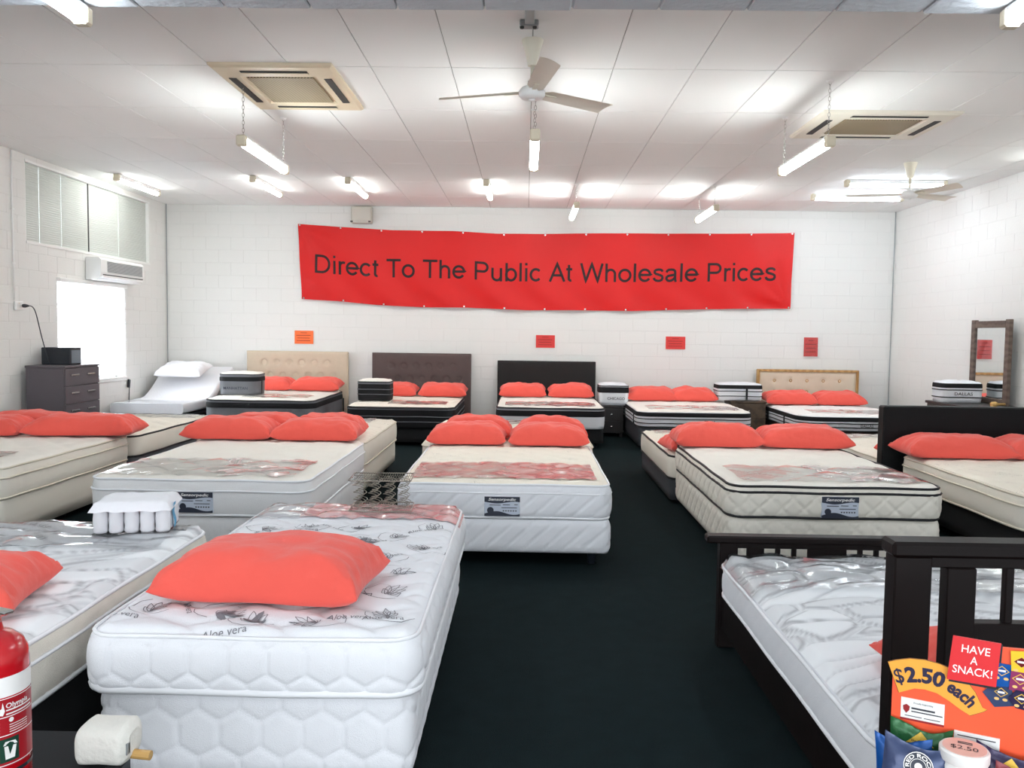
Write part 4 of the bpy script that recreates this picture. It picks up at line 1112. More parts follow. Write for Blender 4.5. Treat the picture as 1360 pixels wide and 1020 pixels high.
dia = lambda x0, z0, n, rows, sx, sz: [(x0 + sx * i + (sx / 2 if r_ % 2 else 0), z0 - sz * r_) for r_ in range(rows) for i in range(n)]
headboard('beige linen headboard with two rows of buttons showing, leftmost on the back wall', -4.417, -2.806, 1.208, 'hb_beige', dia(-0.53, 1.03, 6, 3, 0.2, 0.205))
headboard('dark brown buttoned headboard on the back wall', -2.422, -0.854, 1.204, 'hb_brown', dia(-0.48, 1.0, 6, 3, 0.195, 0.205))
headboard('plain black upholstered headboard on the back wall under a red notice', -0.435, 1.115, 1.106, 'hb_black')
headboard('cream buttoned headboard in a light oak frame on the back wall', 3.656, 5.239, 1.028, 'hb_cream', [(-0.52 + 0.255 * i, 0.855 - 0.175 * r_) for r_ in range(3) for i in range(5)], 'oak', dim=0.014)

R1 = mattress('grey and black bordered mattress under the beige headboard', -4.34, -2.86, 11.35, 13.30, 0.26, 0.605, 'mgrey', 'mcream_top', top_loose, None,
              [(0.325, 0.010, 'stripe')], [(0.305, 0.323, 'mgrey'), (0.225, 0.295, 'mblack')], 0.16, 0.04)
border_text(R1, 'MANHATTAN', -0.12, 0.075, 0.045, 'bluebadge')
base('black base under the grey bordered back-row mattress', -4.30, -2.90, 11.42, 13.33, 0.06, 0.255, 'bblack')
foot_sheet(R1, -0.3, 0.6, -0.75, -0.3, 'sheet_red', 21)
R2_ = mattress('black bordered mattress under the dark brown headboard', -2.41, -0.95, 11.35, 13.30, 0.24, 0.545, 'mblack', 'sprig_cream', top_loose, None,
               [(0.268, 0.008, 'stripe'), (0.16, 0.006, 'mgrey'), (0.09, 0.006, 'mgrey')], [(0.25, 0.262, 'mgrey')], 0.16, 0.04)
base('black fabric base under the dark brown headboard', -2.40, -0.96, 11.38, 13.33, 0.05, 0.235, 'bblack')
foot_sheet(R2_, -0.2, 0.6, -0.8, -0.35, 'sheet_strong', 22)
R3_ = mattress('white mattress with a wide black band under the plain black headboard', -0.37, 1.08, 11.35, 13.30, 0.265, 0.56, 'mwhite', 'mcream_top', top_loose, None,
               [(0.275, 0.010, 'stripe')], [(0.252, 0.270, 'mgrey'), (0.165, 0.245, 'mblack')], 0.14, 0.04)
base('black base on feet under the black-banded white mattress', -0.36, 1.07, 11.40, 13.33, 0.07, 0.26, 'bblack')
foot_sheet(R3_, -0.62, 0.62, -0.9, -0.35, 'sheet_strong', 23)
R4_ = mattress('white mattress with black stripes on the back-row bed without headboard', 1.53, 3.06, 11.35, 13.30, 0.30, 0.53, 'mwhite', 'mcream_top', top_loose, None,
               [(0.118, 0.007, 'stripe'), (0.06, 0.007, 'stripe'), (0.01, 0.008, 'stripe')], [(0.15, 0.206, 'mblack')], 0.16, 0.04)
border_text(R4_, 'TEXAS', 0.19, 0.071, 0.036, 'stripe')
base('dark grey base under the black-striped mattress without headboard', 1.54, 3.05, 11.36, 13.33, 0.05, 0.295, 'mdgrey')
foot_sheet(R4_, -0.6, 0.65, -0.85, -0.3, 'sheet_red', 24)
R5_ = mattress('white mattress with black stripes under the cream oak-framed headboard', 3.70, 5.22, 11.35, 13.30, 0.285, 0.50, 'mwhite', 'sprig_white', top_loose, None,
               [(0.108, 0.007, 'stripe'), (0.055, 0.007, 'stripe'), (0.008, 0.008, 'stripe')], [(0.135, 0.192, 'mblack')], 0.30, 0.04)
border_text(R5_, 'DALLAS', 0.12, 0.064, 0.036, 'stripe')
base('brown base under the striped mattress with the oak-framed headboard', 3.74, 5.18, 11.40, 13.33, 0.05, 0.28, 'mbrown', 0.2)
foot_sheet(R5_, -0.5, 0.6, -0.75, -0.3, 'sheet_red', 25)
for B_, s_ in ((R1, 0.9), (R4_, -0.6), (R4_, 0.4), (R5_, -0.3), (R5_, 0.5)):    # upright black handle straps on the borders
    sd = 1 if B_ is R1 else -1
    MB().box(sd * (B_.w / 2 + 0.013) - 0.008, sd * (B_.w / 2 + 0.013) + 0.008, s_ - 0.02, s_ + 0.02, 0.02, B_.h * 0.66, 0.003).build('handle_strap', 'stripe', B_.root)
BR = 'coral pillows of the back row'
for (lb, x, z, w, sd) in (
    ('coral pillow beside the grey sample block, below the beige headboard', -3.93, 0.605, 0.76, 31), ('right coral pillow below the beige headboard', -3.20, 0.605, 0.77, 32),
    ('coral pillow beside the black sample block, below the brown headboard', -2.02, 0.545, 0.76, 33), ('right coral pillow below the dark brown headboard', -1.25, 0.545, 0.74, 34),
    ('left coral pillow below the plain black headboard on the back wall', -0.03, 0.56, 0.72, 35), ('right coral pillow below the plain black headboard on the back wall', 0.70, 0.56, 0.70, 36),
    ('left coral pillow on the striped bed without headboard', 1.93, 0.53, 0.77, 37), ('right coral pillow on the striped bed without headboard', 2.57, 0.53, 0.70, 38),
    ('left coral pillow below the cream oak-framed headboard', 4.03, 0.503, 0.78, 39), ('right coral pillow below the cream oak-framed headboard', 4.78, 0.503, 0.76, 40)):
    pillow(lb, x, 12.98, z, 0, w, 0.44, 0.16, sd * 1.37, tilt=8, group=BR)

# adjustable bed in the left corner
ab = mattress  # (kept generic builder name short)
t = thing('adjustable_mattress', 'thin white adjustable mattress with raised head in the left corner', 'mattress', (-5.13, 12.38, 0), 0, 'mattresses on display')
def prof(v):      # height of the underside along the bed, foot to head
    y = -1.0 + 2.0 * v
    if y < -0.15: return y, 0.385 + 0.02 * (y + 1) / 0.85 * 0
    if y < 0.55: s_ = (y + 0.15) / 0.7; return y, 0.385 + 0.32 * s_ * s_ * (1.6 - 0.6 * s_)
    return y, 0.705 + 0.10 * (y - 0.55) / 0.45
mb = MB(); TH = 0.14
W_ = 0.50
def bent(u, v):
    # closed cross-section: u around a rounded rectangle
    pts = rrect(2 * W_, TH, 0.035, 0.05)
    n = len(pts); p = pts[int(round(u * n)) % n]
    y, z = prof(v)
    return (p[0], y, z + TH / 2 + p[1])
npt = len(rrect(2 * W_, TH, 0.035, 0.05))
mb.grid(npt, 40, bent)
for v in (0, 1): mb.add([bent(k / npt, v) for k in range(npt)], [tuple(range(npt)) if v else tuple(range(npt - 1, -1, -1))])
mb.build('body', 'pwhite', t, angle=50)
MB().grid(20, 12, lambda u, v: (-0.49 + 0.98 * u, -1.0 + 0.5 * v, 0.385 + TH + 0.006 + 0.004 * math.sin(9 * u + 5 * v) * math.sin(7 * v))).build('foot_protector', 'clear', t, True)
bb_ = thing('adjustable_bed_frame', 'dark slim frame under the white adjustable mattress', 'bed base', (-5.13, 12.38, 0), 0, 'bed bases')
fmb = MB()
fmb.grid(1, 30, lambda u, v: (-0.46 + 0.92 * u, 0.97 * prof(v)[0], prof(v)[1] - 0.012)); fmb.grid(1, 30, lambda u, v: (-0.46 + 0.92 * u, 0.97 * prof(v)[0], prof(v)[1] - 0.05), True)
for sx in (0, 1): fmb.grid(30, 1, lambda u, v, sx=sx: (-0.46 + 0.92 * sx, 0.97 * prof(u)[0], prof(u)[1] - 0.05 + 0.038 * v))
fmb.grid(1, 1, lambda u, v: (-0.46 + 0.92 * u, -0.97, 0.335 + 0.038 * v))
fmb.build('deck', 'mdgrey', bb_)
MB().box(-0.45, 0.45, -0.9, 0.9, 0.20, 0.32, 0.01).build('chassis', 'bblack', bb_)
for sx in (-0.38, 0.38):
    for sy in (-0.8, 0.8): MB().lathe([(0.03, 0), (0.035, 0.01), (0.03, 0.2)], 12, (sx, sy, 0)).build('leg', 'blackplastic', bb_)
pillow('white pillow on the raised head of the adjustable bed', -5.16, 12.72, 0.80, -4, 0.72, 0.46, 0.14, 50.0, 'pwhite', tilt=17, group='white pillow')
# ------------------------------------------------------------------ sample blocks, cabinets, small things
SG = 'cut-down mattress sample blocks'
def sample(label, x0, x1, y0, y1, z0, z1, side, top, pipes, bands, txt=None, tz=0.0, th=0.03, tm='print', tx=0.0, strap=None, r=0.05, tw=None):
    B = mattress(label, x0, x1, y0, y1, z0, z1, side, top, top_diamond, None, pipes, bands, r, 0.02, 0.03, 6, 0.008, 'mattress_sample', 'sample', SG, 0.02, 0.04, 0.02)
    if txt: border_text(B, txt, tx, tz, th, tm, width=tw)
    if strap is not None:
        MB().box(strap - 0.015, strap + 0.015, -B.l / 2 - 0.024, -B.l / 2 - 0.01, 0.01, B.h * 0.72, 0.003).build('handle_strap', 'stripe', B.root)
    return B
S1 = sample('grey and black mattress sample block lying on the bed below the beige headboard', -4.33, -3.78, 11.86, 12.32, 0.622, 0.93, 'mgrey', 'mcream_top',
            [(0.285, 0.007, 'stripe')], [(0.262, 0.28, 'mgrey'), (0.19, 0.25, 'mblack')], 'MANHATTAN', 0.075, 0.04, 'bluebadge', -0.02, r=0.13, tw=0.34)
MB().box(0.287, 0.295, -0.05, -0.02, 0.01, 0.19, 0.002).build('handle_strap', 'stripe', S1.root)
sample('black mattress sample block with a cream top on the bed below the brown headboard', -2.36, -1.91, 11.90, 12.25, 0.563, 0.855, 'mblack', 'mcream_top',
       [(0.265, 0.006, 'stripe'), (0.16, 0.005, 'mgrey'), (0.09, 0.005, 'mgrey')], [(0.235, 0.255, 'mgrey')])
sample('black and white sample block on the bedside cabinet by the black headboard', 1.13, 1.56, 12.74, 13.1, 0.475, 0.80, 'mwhite', 'mwhite',
       [(0.29, 0.008, 'stripe')], [(0.19, 0.275, 'mblack')], 'CHICAGO', 0.085, 0.042, 'stripe', 0.03)
sample('black-striped white sample block on the walnut bedside cabinet', 2.92, 3.57, 12.76, 13.12, 0.575, 0.83, 'mwhite', 'mwhite',
       [(0.14, 0.007, 'stripe'), (0.065, 0.007, 'stripe')], [(0.175, 0.232, 'mblack')], None, strap=0.09)
sample('black-striped white sample block on the dressing table before the mirror', 5.12, 5.60, 10.42, 10.72, 0.768, 1.025, 'mwhite', 'mwhite',
       [(0.155, 0.007, 'stripe'), (0.065, 0.007, 'stripe')], [(0.18, 0.235, 'mblack')], 'DALLAS', 0.09, 0.04, 'stripe', 0.0, tw=0.22)

def cabinet(label, x0, x1, y0, y1, h, m_, n=2):
    t = thing('bedside_cabinet', label, 'cabinet', ((x0 + x1) / 2, (y0 + y1) / 2, 0), 0, 'bedside cabinets')
    w, l = x1 - x0, y1 - y0
    MB().box(-w / 2 + 0.01, w / 2 - 0.01, -l / 2 + 0.02, l / 2, 0.06, h - 0.025).build('carcass', m_, t)
    MB().box(-w / 2, w / 2, -l / 2, l / 2, h - 0.025, h, 0.004).build('top', m_, t)
    hh = (h - 0.10) / n
    for k in range(n):
        d = MB().box(-w / 2 + 0.015, w / 2 - 0.015, -l / 2 + 0.002, -l / 2 + 0.02, 0.068 + hh * k, 0.06 + hh * (k + 1), 0.003).build('drawer', m_, t)
        MB().lathe([(0.006, 0), (0.008, 0.012), (0.018, 0.018), (0.016, 0.026)], 14).build('knob', 'steel', d, True, (0, -l / 2 + 0.003, 0.064 + hh * (k + 0.5)), (R(90), 0, 0))
    for sx in (-1, 1):
        for sy in (-1, 1): MB().box(sx * (w / 2 - 0.04) - 0.02, sx * (w / 2 - 0.04) + 0.02, sy * (l / 2 - 0.05) - 0.02, sy * (l / 2 - 0.05) + 0.02, 0, 0.06).build('leg', m_, t)
    return t
cabinet('dark bedside cabinet between the black headboard bed and the striped bed', 1.12, 1.50, 12.70, 13.2, 0.465, 'dresserblack')
cabinet('walnut bedside cabinet between the two black-striped beds', 3.10, 3.64, 12.74, 13.2, 0.565, 'walnut')

# tall chest of drawers by the left wall
dr = thing('chest_of_drawers', 'charcoal chest of drawers against the left wall below the window', 'drawers', (-5.43, 9.87, 0))
MB().box(-0.22, 0.215, -0.385, 0.385, 0.04, 1.08, 0.003).build('carcass', 'dresser', dr)
MB().box(-0.225, 0.235, -0.395, 0.395, 1.08, 1.105, 0.004).build('top', 'dresser', dr)
MB().box(-0.2, 0.2, -0.37, 0.37, 0.0, 0.04).build('plinth', 'dresserblack', dr)
for k in range(5):
    d = MB().box(0.215, 0.233, -0.38, 0.38, 0.055 + 0.205 * k, 0.253 + 0.205 * k, 0.003).build('drawer', 'dresser', dr)
    for y in (-0.19, 0.17): MB().box(0.233, 0.25, y - 0.085, y + 0.085, 0.165 + 0.205 * k, 0.185 + 0.205 * k, 0.004).build('handle', 'steel', d)
bx = thing('dark_box', 'dark blue-black box on top of the chest of drawers', 'box', (-5.50, 9.93, 1.106))
MB().box(-0.15, 0.19, -0.13, 0.13, 0.0, 0.2, 0.008).build('body', 'blackplastic', bx)
MB().box(0.19, 0.194, -0.10, 0.10, 0.015, 0.17, 0.001).build('front_panel', mat('grey_panel', (120, 132, 142), 0.5, 0.05), bx)

# dressing table and mirror by the right wall
dt = thing('dressing_table', 'dark brown dressing table against the right wall behind the black headboard', 'table', (5.41, 10.30, 0))
MB().box(-0.32, 0.34, -0.52, 0.52, 0.735, 0.766, 0.004).build('top', 'dresserblack', dt)
MB().box(-0.30, 0.33, -0.50, -0.47, 0.0, 0.735).build('side_panel', 'dresserblack', dt); MB().box(-0.30, 0.33, 0.47, 0.50, 0.0, 0.735).build('side_panel', 'dresserblack', dt)
MB().box(-0.30, 0.33, -0.47, 0.47, 0.58, 0.735).build('drawer_case', 'dresserblack', dt)
for s_ in (-0.235, 0.235):
    d = MB().box(-0.315, -0.30, s_ - 0.225, s_ + 0.225, 0.59, 0.725, 0.003).build('drawer', 'dresserblack', dt)
    MB().box(-0.33, -0.315, s_ - 0.06, s_ + 0.06, 0.65, 0.665, 0.003).build('handle', 'steel', d)
mi = thing('mirror', 'tall mirror in a grey-brown wooden frame standing on the dressing table', 'mirror', (5.665, 10.46, 0.767), R(-3.05))
MB().box(0.0, 0.045, -0.475, -0.375, 0.0, 1.02, 0.005).build('frame_stile', 'mirrorwood', mi); MB().box(0.0, 0.045, 0.375, 0.475, 0.0, 1.02, 0.005).build('frame_stile', 'mirrorwood', mi)
MB().box(0.0, 0.045, -0.375, 0.375, 0.92, 1.005, 0.005).build('frame_rail', 'mirrorwood', mi); MB().box(0.0, 0.045, -0.375, 0.375, 0.0, 0.07, 0.005).build('frame_rail', 'mirrorwood', mi)
MB().box(0.018, 0.03, -0.375, 0.375, 0.07, 0.92).build('glass', 'mirror', mi)
wt = thing('wooden_piece', 'small tan wooden piece lying on the dressing table in front of the mirror', 'wooden piece', (5.42, 9.88, 0.767), R(20))
MB().tube([(0.0, 0, 0.03), (0.05, 0, 0.03), (0.1, 0, 0.026), (0.2, 0, 0.026)], [0.028, 0.03, 0.014, 0.014], 10).build('handle', 'tan', wt, True)
MB().box(-0.005, 0.055, -0.022, 0.022, 0.0, 0.015, 0.003).build('foot', 'tan', wt)

# pocket-spring sample on the left mattress
ps = thing('pocket_spring_sample', 'block of white pocket springs with a blue strip on the left leaf mattress', 'sample', (-1.83, 3.945, 0.607), R(12), SG)
pk = MB().lathe([(0.028, 0.0), (0.034, 0.01), (0.031, 0.03), (0.034, 0.06), (0.031, 0.09), (0.033, 0.115), (0.028, 0.125)], 12).mesh('pocket_spring', 'pwhite', True)
for i in range(5):
    for j in range(4):
        if 0 < i < 4 and 0 < j < 3: continue
        put('pocket_spring', pk, ps, (-0.135 + 0.0675 * i, -0.10 + 0.0667 * j, 0.006))
tp = MB()
def pad(u, v, k):
    x, y = (u - 0.5) * 0.355, (v - 0.5) * 0.30; e = max(abs(2 * u - 1), abs(2 * v - 1))
    return (x * (1 + 0.04 * noise.noise(Vector((u * 9, v * 9, 1)))), y, 0.138 + (0.012 * k if e < 0.98 else 0) + 0.006 * noise.noise(Vector((u * 7, v * 7, 4))) - 0.03 * max(0, e - 0.85) / 0.15)
tp.grid(18, 16, lambda u, v: pad(u, v, 1)); tp.grid(18, 16, lambda u, v: pad(u, v, 0), True)
tp.build('felt_pad', 'pwhite', ps, True)
MB().box(-0.165, 0.165, -0.135, 0.135, 0.0, 0.006, 0.002).build('under_sheet', 'clear', ps)
MB().grid(6, 10, lambda u, v: (0.173 + 0.004 * math.sin(8 * v), -0.06 + 0.05 * u + 0.008 * math.sin(5 * v), 0.008 + 0.122 * v)).build('blue_strip', 'cyan', ps, True)

# open coil spring unit on the single bed
su = thing('coil_spring_unit', 'open wire coil spring unit standing on the pink sheet of the single bed', 'sample', (-0.755, 4.475, 0.612), R(3), SG)
HS = 0.165
coil = MB()
pts = []
for k in range(67):
    a = k / 66; th_ = 2 * PI * 4.2 * a; rr = 0.036 - 0.013 * math.sin(PI * a)
    pts.append((rr * math.cos(th_), rr * math.sin(th_), 0.004 + (HS - 0.008) * a))
cm = coil.tube(pts, 0.0019, 5).mesh('coil', 'wire', True)
for i in range(4):
    for j in range(3): put('coil', cm, su, (-0.117 + 0.078 * i, -0.078 + 0.078 * j, 0), (0, 0, 0.7 * i + j))
for z in (0.004, HS):
    MB().tube([(x, y, z) for x, y, a_, b_, s_ in rrect(0.325, 0.25, 0.02, 0.06)], 0.0030, 6, closed=True).build('border_wire', 'wire', su, True)
    for j in range(4):
        hp = [(-0.155 + 0.31 * k / 80, -0.117 + 0.078 * j + 0.006 * math.cos(k * 1.9), z + 0.006 * math.sin(k * 1.9)) for k in range(81)]
        MB().tube(hp, 0.0014, 4).build('lacing_wire', 'wire', su, True)

# ------------------------------------------------------------------ dark timber bed at the right
tb = thing('timber_bed', 'dark timber slatted bed frame in the right foreground', 'bed', (1.70, 3.19, 0))
XL, XR = -0.755, 0.755
YN, YF = 2.16 - 3.19, 4.19 - 3.19
hbp = MB().box(XL - 0.012, XR + 0.012, YN - 0.045, YN + 0.035, 1.005, 1.045, 0.008).build('headboard_rail', 'darkwood', tb)
for x in (XL, XR - 0.095): MB().box(x, x + 0.095, YN - 0.03, YN + 0.03, 0.0, 1.005, 0.004).build('headboard_post', 'darkwood', tb)
MB().box(XL + 0.095, XR - 0.095, YN - 0.02, YN + 0.02, 0.975, 1.005, 0.003).build('headboard_upper_rail', 'darkwood', tb)
MB().box(XL + 0.145, XR - 0.145, YN - 0.02, YN + 0.02, 0.40, 0.832, 0.003).build('headboard_panel', 'darkwood', tb)
for x in (XL + 0.138, XR - 0.212): MB().box(x, x + 0.074, YN - 0.022, YN + 0.022, 0.40, 0.975, 0.003).build('headboard_stile', 'darkwood', tb)
MB().box(XL + 0.095, XR - 0.095, YN - 0.02, YN + 0.02, 0.30, 0.40, 0.003).build('headboard_lower_rail', 'darkwood', tb)
for k in range(10):
    x = XL + 0.302 + 0.098 * k
    if x < XR - 0.23: MB().box(x - 0.011, x + 0.011, YN - 0.012, YN + 0.012, 0.83, 0.978, 0.003).build('headboard_bar', 'darkwood', tb)
MB().box(XL - 0.03, XR + 0.03, YF - 0.04, YF + 0.04, 0.528, 0.565, 0.008).build('footboard_rail', 'darkwood', tb)
for x in (XL + 0.035, XR - 0.12): MB().box(x, x + 0.09, YF - 0.03, YF + 0.03, 0.0, 0.53, 0.004).build('footboard_post', 'darkwood', tb)
MB().box(XL + 0.12, XR - 0.12, YF - 0.015, YF + 0.015, 0.50, 0.53, 0.003).build('footboard_upper_rail', 'darkwood', tb)
MB().box(XL + 0.12, XR - 0.12, YF - 0.015, YF + 0.015, 0.14, 0.30, 0.003).build('footboard_lower_rail', 'darkwood', tb)
fx = XL + 0.175
widths = [0.085, 0.022, 0.022, 0.19, 0.022, 0.022, 0.19, 0.022, 0.022, 0.085]
for wv in widths:
    MB().box(fx, fx + wv, YF - 0.012, YF + 0.012, 0.29, 0.51, 0.003).build('footboard_slat', 'darkwood', tb); fx += wv + 0.058
for x in (XL + 0.05, XR - 0.08): MB().box(x + 0.0, x + 0.03, YN + 0.03, YF - 0.03, 0.10, 0.283, 0.004).build('side_rail', 'darkwood', tb)
for k in range(11): MB().box(XL + 0.08, XR - 0.08, YN + 0.1 + 0.17 * k, YN + 0.17 + 0.17 * k, 0.265, 0.285).build('bed_slat', 'tan', tb)
B8 = mattress('white mattress with grey leaf quilting on the dark timber bed', 0.985, 2.40, 2.20, 4.165, 0.287, 0.465, 'mwhite', 'leafquilt', top_leaf, side_diamond(0.16, 0.005),
              [(0.150, 0.008, 'pipewhite'), (0.012, 0.009, 'pipewhite')], (), 0.12, 0.0125, 0.02, 10, 0.01, prints=True, drop=0.02)
foot_sheet(B8, -0.73, 0.71, 0.36, 0.985, 'sheet_clear', 30, amp=0.012)
pillow('coral pillow at the head of the dark timber bed, behind the snack box', 1.62, 2.60, 0.478, 6, 0.86, 0.5, 0.13, 60.0)

# ------------------------------------------------------------------ snack box on a stand in the right foreground
BRZ = R(-27); Z0 = 0.602
tab = thing('display_stand', 'black stand carrying the orange snack box', 'stand', (0.93, 1.56, 0), BRZ)
MB().box(-0.24, 0.26, -0.16, 0.17, 0.57, 0.60, 0.005).build('top', 'blackplastic', tab)
for sx in (-0.2, 0.22):
    for sy in (-0.12, 0.13): MB().box(sx - 0.02, sx + 0.02, sy - 0.02, sy + 0.02, 0.0, 0.57).build('leg', 'blackplastic', tab)
sb = thing('snack_box', 'orange cardboard snack box with a 2.50 each arch and have a snack sign', 'snack box', (0.781, 1.75, Z0), BRZ)
def fl(poly, y0, y1): return MB().prism(poly, lambda x, z: (x, y1, z - Z0), lambda x, z: (x, y0, z - Z0))
BW = 0.40
fl([(0, Z0), (BW, Z0), (BW, 0.965), (0.197, 0.948), (0.125, 0.93), (0.103, 0.884), (0.06, 0.892), (0.03, 0.888), (0.0, 0.874)], 0.0, 0.006).build('back_board', 'boxorange', sb)
tray = MB(); D_ = 0.21
tray.box(0, BW, -D_, 0, 0.0, 0.004); tray.box(0, BW, -D_, -D_ + 0.004, 0.0, 0.035); tray.box(0, 0.004, -D_, 0, 0.0, 0.035); tray.box(BW - 0.004, BW, -D_, 0, 0.0, 0.035)
tray.build('tray', 'boxorange', sb)
AP = [(-0.0095, 0.8785), (0.0053, 0.8853), (0.0316, 0.8936), (0.0592, 0.8959), (0.0865, 0.8929), (0.1028, 0.8884), (0.1220, 0.8780), (0.1383, 0.865), (0.1521, 0.8481), (0.1663, 0.8193),
      (0.1742, 0.8174), (0.1679, 0.812), (0.1449, 0.7991), (0.1274, 0.8075), (0.1055, 0.8211), (0.0835, 0.8318), (0.0615, 0.8349), (0.0423, 0.833), (0.0135, 0.8183)]
cA = (0.09, 0.85)
fl([(cA[0] + (x - cA[0]) * 1.012, cA[1] + (z - cA[1]) * 1.03) for x, z in AP], -0.0012, 0.0).build('arch_edge', 'brownedge', sb)
ar = fl(AP, -0.003, -0.0012).build('price_arch', 'boxyellow', sb)
# lettering follows the arch: baseline from left to right
BL = [(0.0085, 0.8378), (0.030, 0.8452), (0.050, 0.8492), (0.070, 0.8500), (0.0935, 0.8455), (0.1060, 0.8400), (0.1200, 0.8320), (0.1330, 0.8230), (0.1440, 0.8130)]
def along(s_):
    L_ = 0.0
    for a, b in zip(BL, BL[1:]):
        d = math.hypot(b[0] - a[0], b[1] - a[1])
        if s_ <= L_ + d or b is BL[-1]:
            t = (s_ - L_) / d; return (a[0] + (b[0] - a[0]) * t, a[1] + (b[1] - a[1]) * t)
        L_ += d
def bent(s0):
    def f(u, v):
        p = along(s0 + u); q = along(s0 + u + 0.012); o = along(max(0.0, s0 + u - 0.012)); d = Vector((q[0] - o[0], q[1] - o[1])).normalized()
        return (p[0] - d.y * v, -0.0038, p[1] + d.x * v - Z0)
    return f
tx = MB(); add_text(tx, '$', bent(0.0), height=0.031, width=0.017, bold=0.014, center=False); tx.build('lettering', 'navyink', ar)
tx = MB(); add_text(tx, '2.50', bent(0.0205), height=0.031, width=0.066, bold=0.04, center=False); tx.build('lettering', 'navyink', ar)
tx = MB(); add_text(tx, 'each', bent(0.094), height=0.026, width=0.052, bold=0.035, center=False); tx.build('lettering', 'navyink', ar)
# red sign card standing proud of the board
fl([(0.104, 0.862), (0.192, 0.862), (0.196, 0.954), (0.112, 0.954)], -0.004, -0.003).build('card_shadow', 'blackplastic', sb)  # sign card's shadow put in as an offset black sheet
rc = fl([(0.1004, 0.8694), (0.1874, 0.8705), (0.1928, 0.959), (0.1084, 0.9605)], -0.014, -0.010).build('sign_card', 'boxred', sb)
tx = MB()
for (wd_, xx, zz, ww) in (('HAVE', 0.1492, 0.9305, 0.050), ('A', 0.1468, 0.9085, 0.013), ('SNACK!', 0.1445, 0.8865, 0.070)):
    add_text(tx, wd_, lambda u, v, xx=xx, zz=zz: (xx + u + v * 0.05, -0.0146, zz + v - Z0), height=0.0165, width=ww, bold=0.008)
tag(tx.build('lettering', 'whiteink', rc), kind='stuff')
# business card
bc = fl([(0.018, 0.7635), (0.0992, 0.7635), (0.0992, 0.8100), (0.018, 0.8100)], -0.002, 0.0).build('business_card', 'white', sb)
fl([(0.018, 0.7635), (0.0992, 0.7635), (0.0992, 0.7675), (0.018, 0.7675)], -0.0026, -0.002).build('red_strip', 'redink', bc)
fl([(0.022, 0.793), (0.0285, 0.7970), (0.035, 0.793), (0.034, 0.785), (0.0285, 0.778), (0.023, 0.785)], -0.0028, -0.002).build('shield_emblem', 'redink', bc)
tx = MB(); add_text(tx, 'Proudly Supporting', lambda u, v: (0.060 + u, -0.0028, 0.8005 + v - Z0), height=0.0034)
for (a, b, zz, hh_) in ((0.038, 0.082, 0.7885, 0.0036), (0.038, 0.096, 0.7825, 0.0022), (0.026, 0.058, 0.7725, 0.0014), (0.062, 0.092, 0.7725, 0.0014)):
    tx.box(a, b, -0.0027, -0.0021, zz - Z0, zz + hh_ - Z0)
tag(tx.build('fine_print', 'print', bc), kind='stuff')
nc = fl([(0.118, 0.738), (0.199, 0.738), (0.199, 0.763), (0.118, 0.763)], -0.004, -0.001).build('notice_card', 'white', sb)
MB().box(0.124, 0.192, -0.0046, -0.004, 0.754 - Z0, 0.756 - Z0).build('fine_print', 'print', nc)
# cut-out pictures of packets on the upper right of the board
pp = [('packnavy', [(0.165, 0.852), (0.187, 0.826), (0.223, 0.836), (0.214, 0.872), (0.184, 0.876)], (0.197, 0.858), 0.012),
      ('packblue', [(0.1800, 0.868), (0.2110, 0.872), (0.2125, 0.9165), (0.1816, 0.9175)], (0.1965, 0.902), 0.013),
      ('packyellow', [(0.2126, 0.9046), (0.250, 0.905), (0.250, 0.951), (0.2096, 0.9455)], (0.229, 0.926), 0.015),
      ('packmagenta', [(0.2095, 0.868), (0.246, 0.866), (0.248, 0.906), (0.2120, 0.906)], (0.228, 0.892), 0.014),
      ('packpurple', [(0.2090, 0.850), (0.222, 0.834), (0.262, 0.830), (0.262, 0.868), (0.222, 0.870)], (0.232, 0.854), 0.013)]
for k, (m_, q, c, s_) in enumerate(pp):
    y = -0.003 - 0.0012 * k
    o = fl(q, y, y + 0.0012).build('packet_picture', m_, sb)
    fl([(c[0] - s_, c[1]), (c[0], c[1] - s_ * 0.8), (c[0] + s_, c[1]), (c[0], c[1] + s_ * 0.8)], y - 0.0004, y).build('diamond_print', 'gold', o)
    fl([(c[0] - s_ * 0.85, c[1]), (c[0], c[1] - s_ * 0.66), (c[0] + s_ * 0.85, c[1]), (c[0], c[1] + s_ * 0.66)], y - 0.0008, y - 0.0004).build('diamond_field', m_ if k != 2 else 'packred', o)
    fl([(c[0] - s_ * 0.5, c[1] - 0.0015), (c[0] + s_ * 0.5, c[1] - 0.0015), (c[0] + s_ * 0.5, c[1] + 0.0025), (c[0] - s_ * 0.5, c[1] + 0.0025)], y - 0.0012, y - 0.0008).build('pale_strip', 'whiteink', o)
    for cc in (-0.6, 0.6):
        fl([(c[0] + s_ * cc + 0.0045 * math.cos(a), c[1] - s_ * 1.15 + 0.003 * math.sin(a)) for a in [2 * PI * j / 10 for j in range(10)]], y - 0.0004, y).build('chip_print', 'chip', o)
bpy.context.view_layer.update()
def to_world(u, d, v): return sb.matrix_world @ Vector((u, d, v))
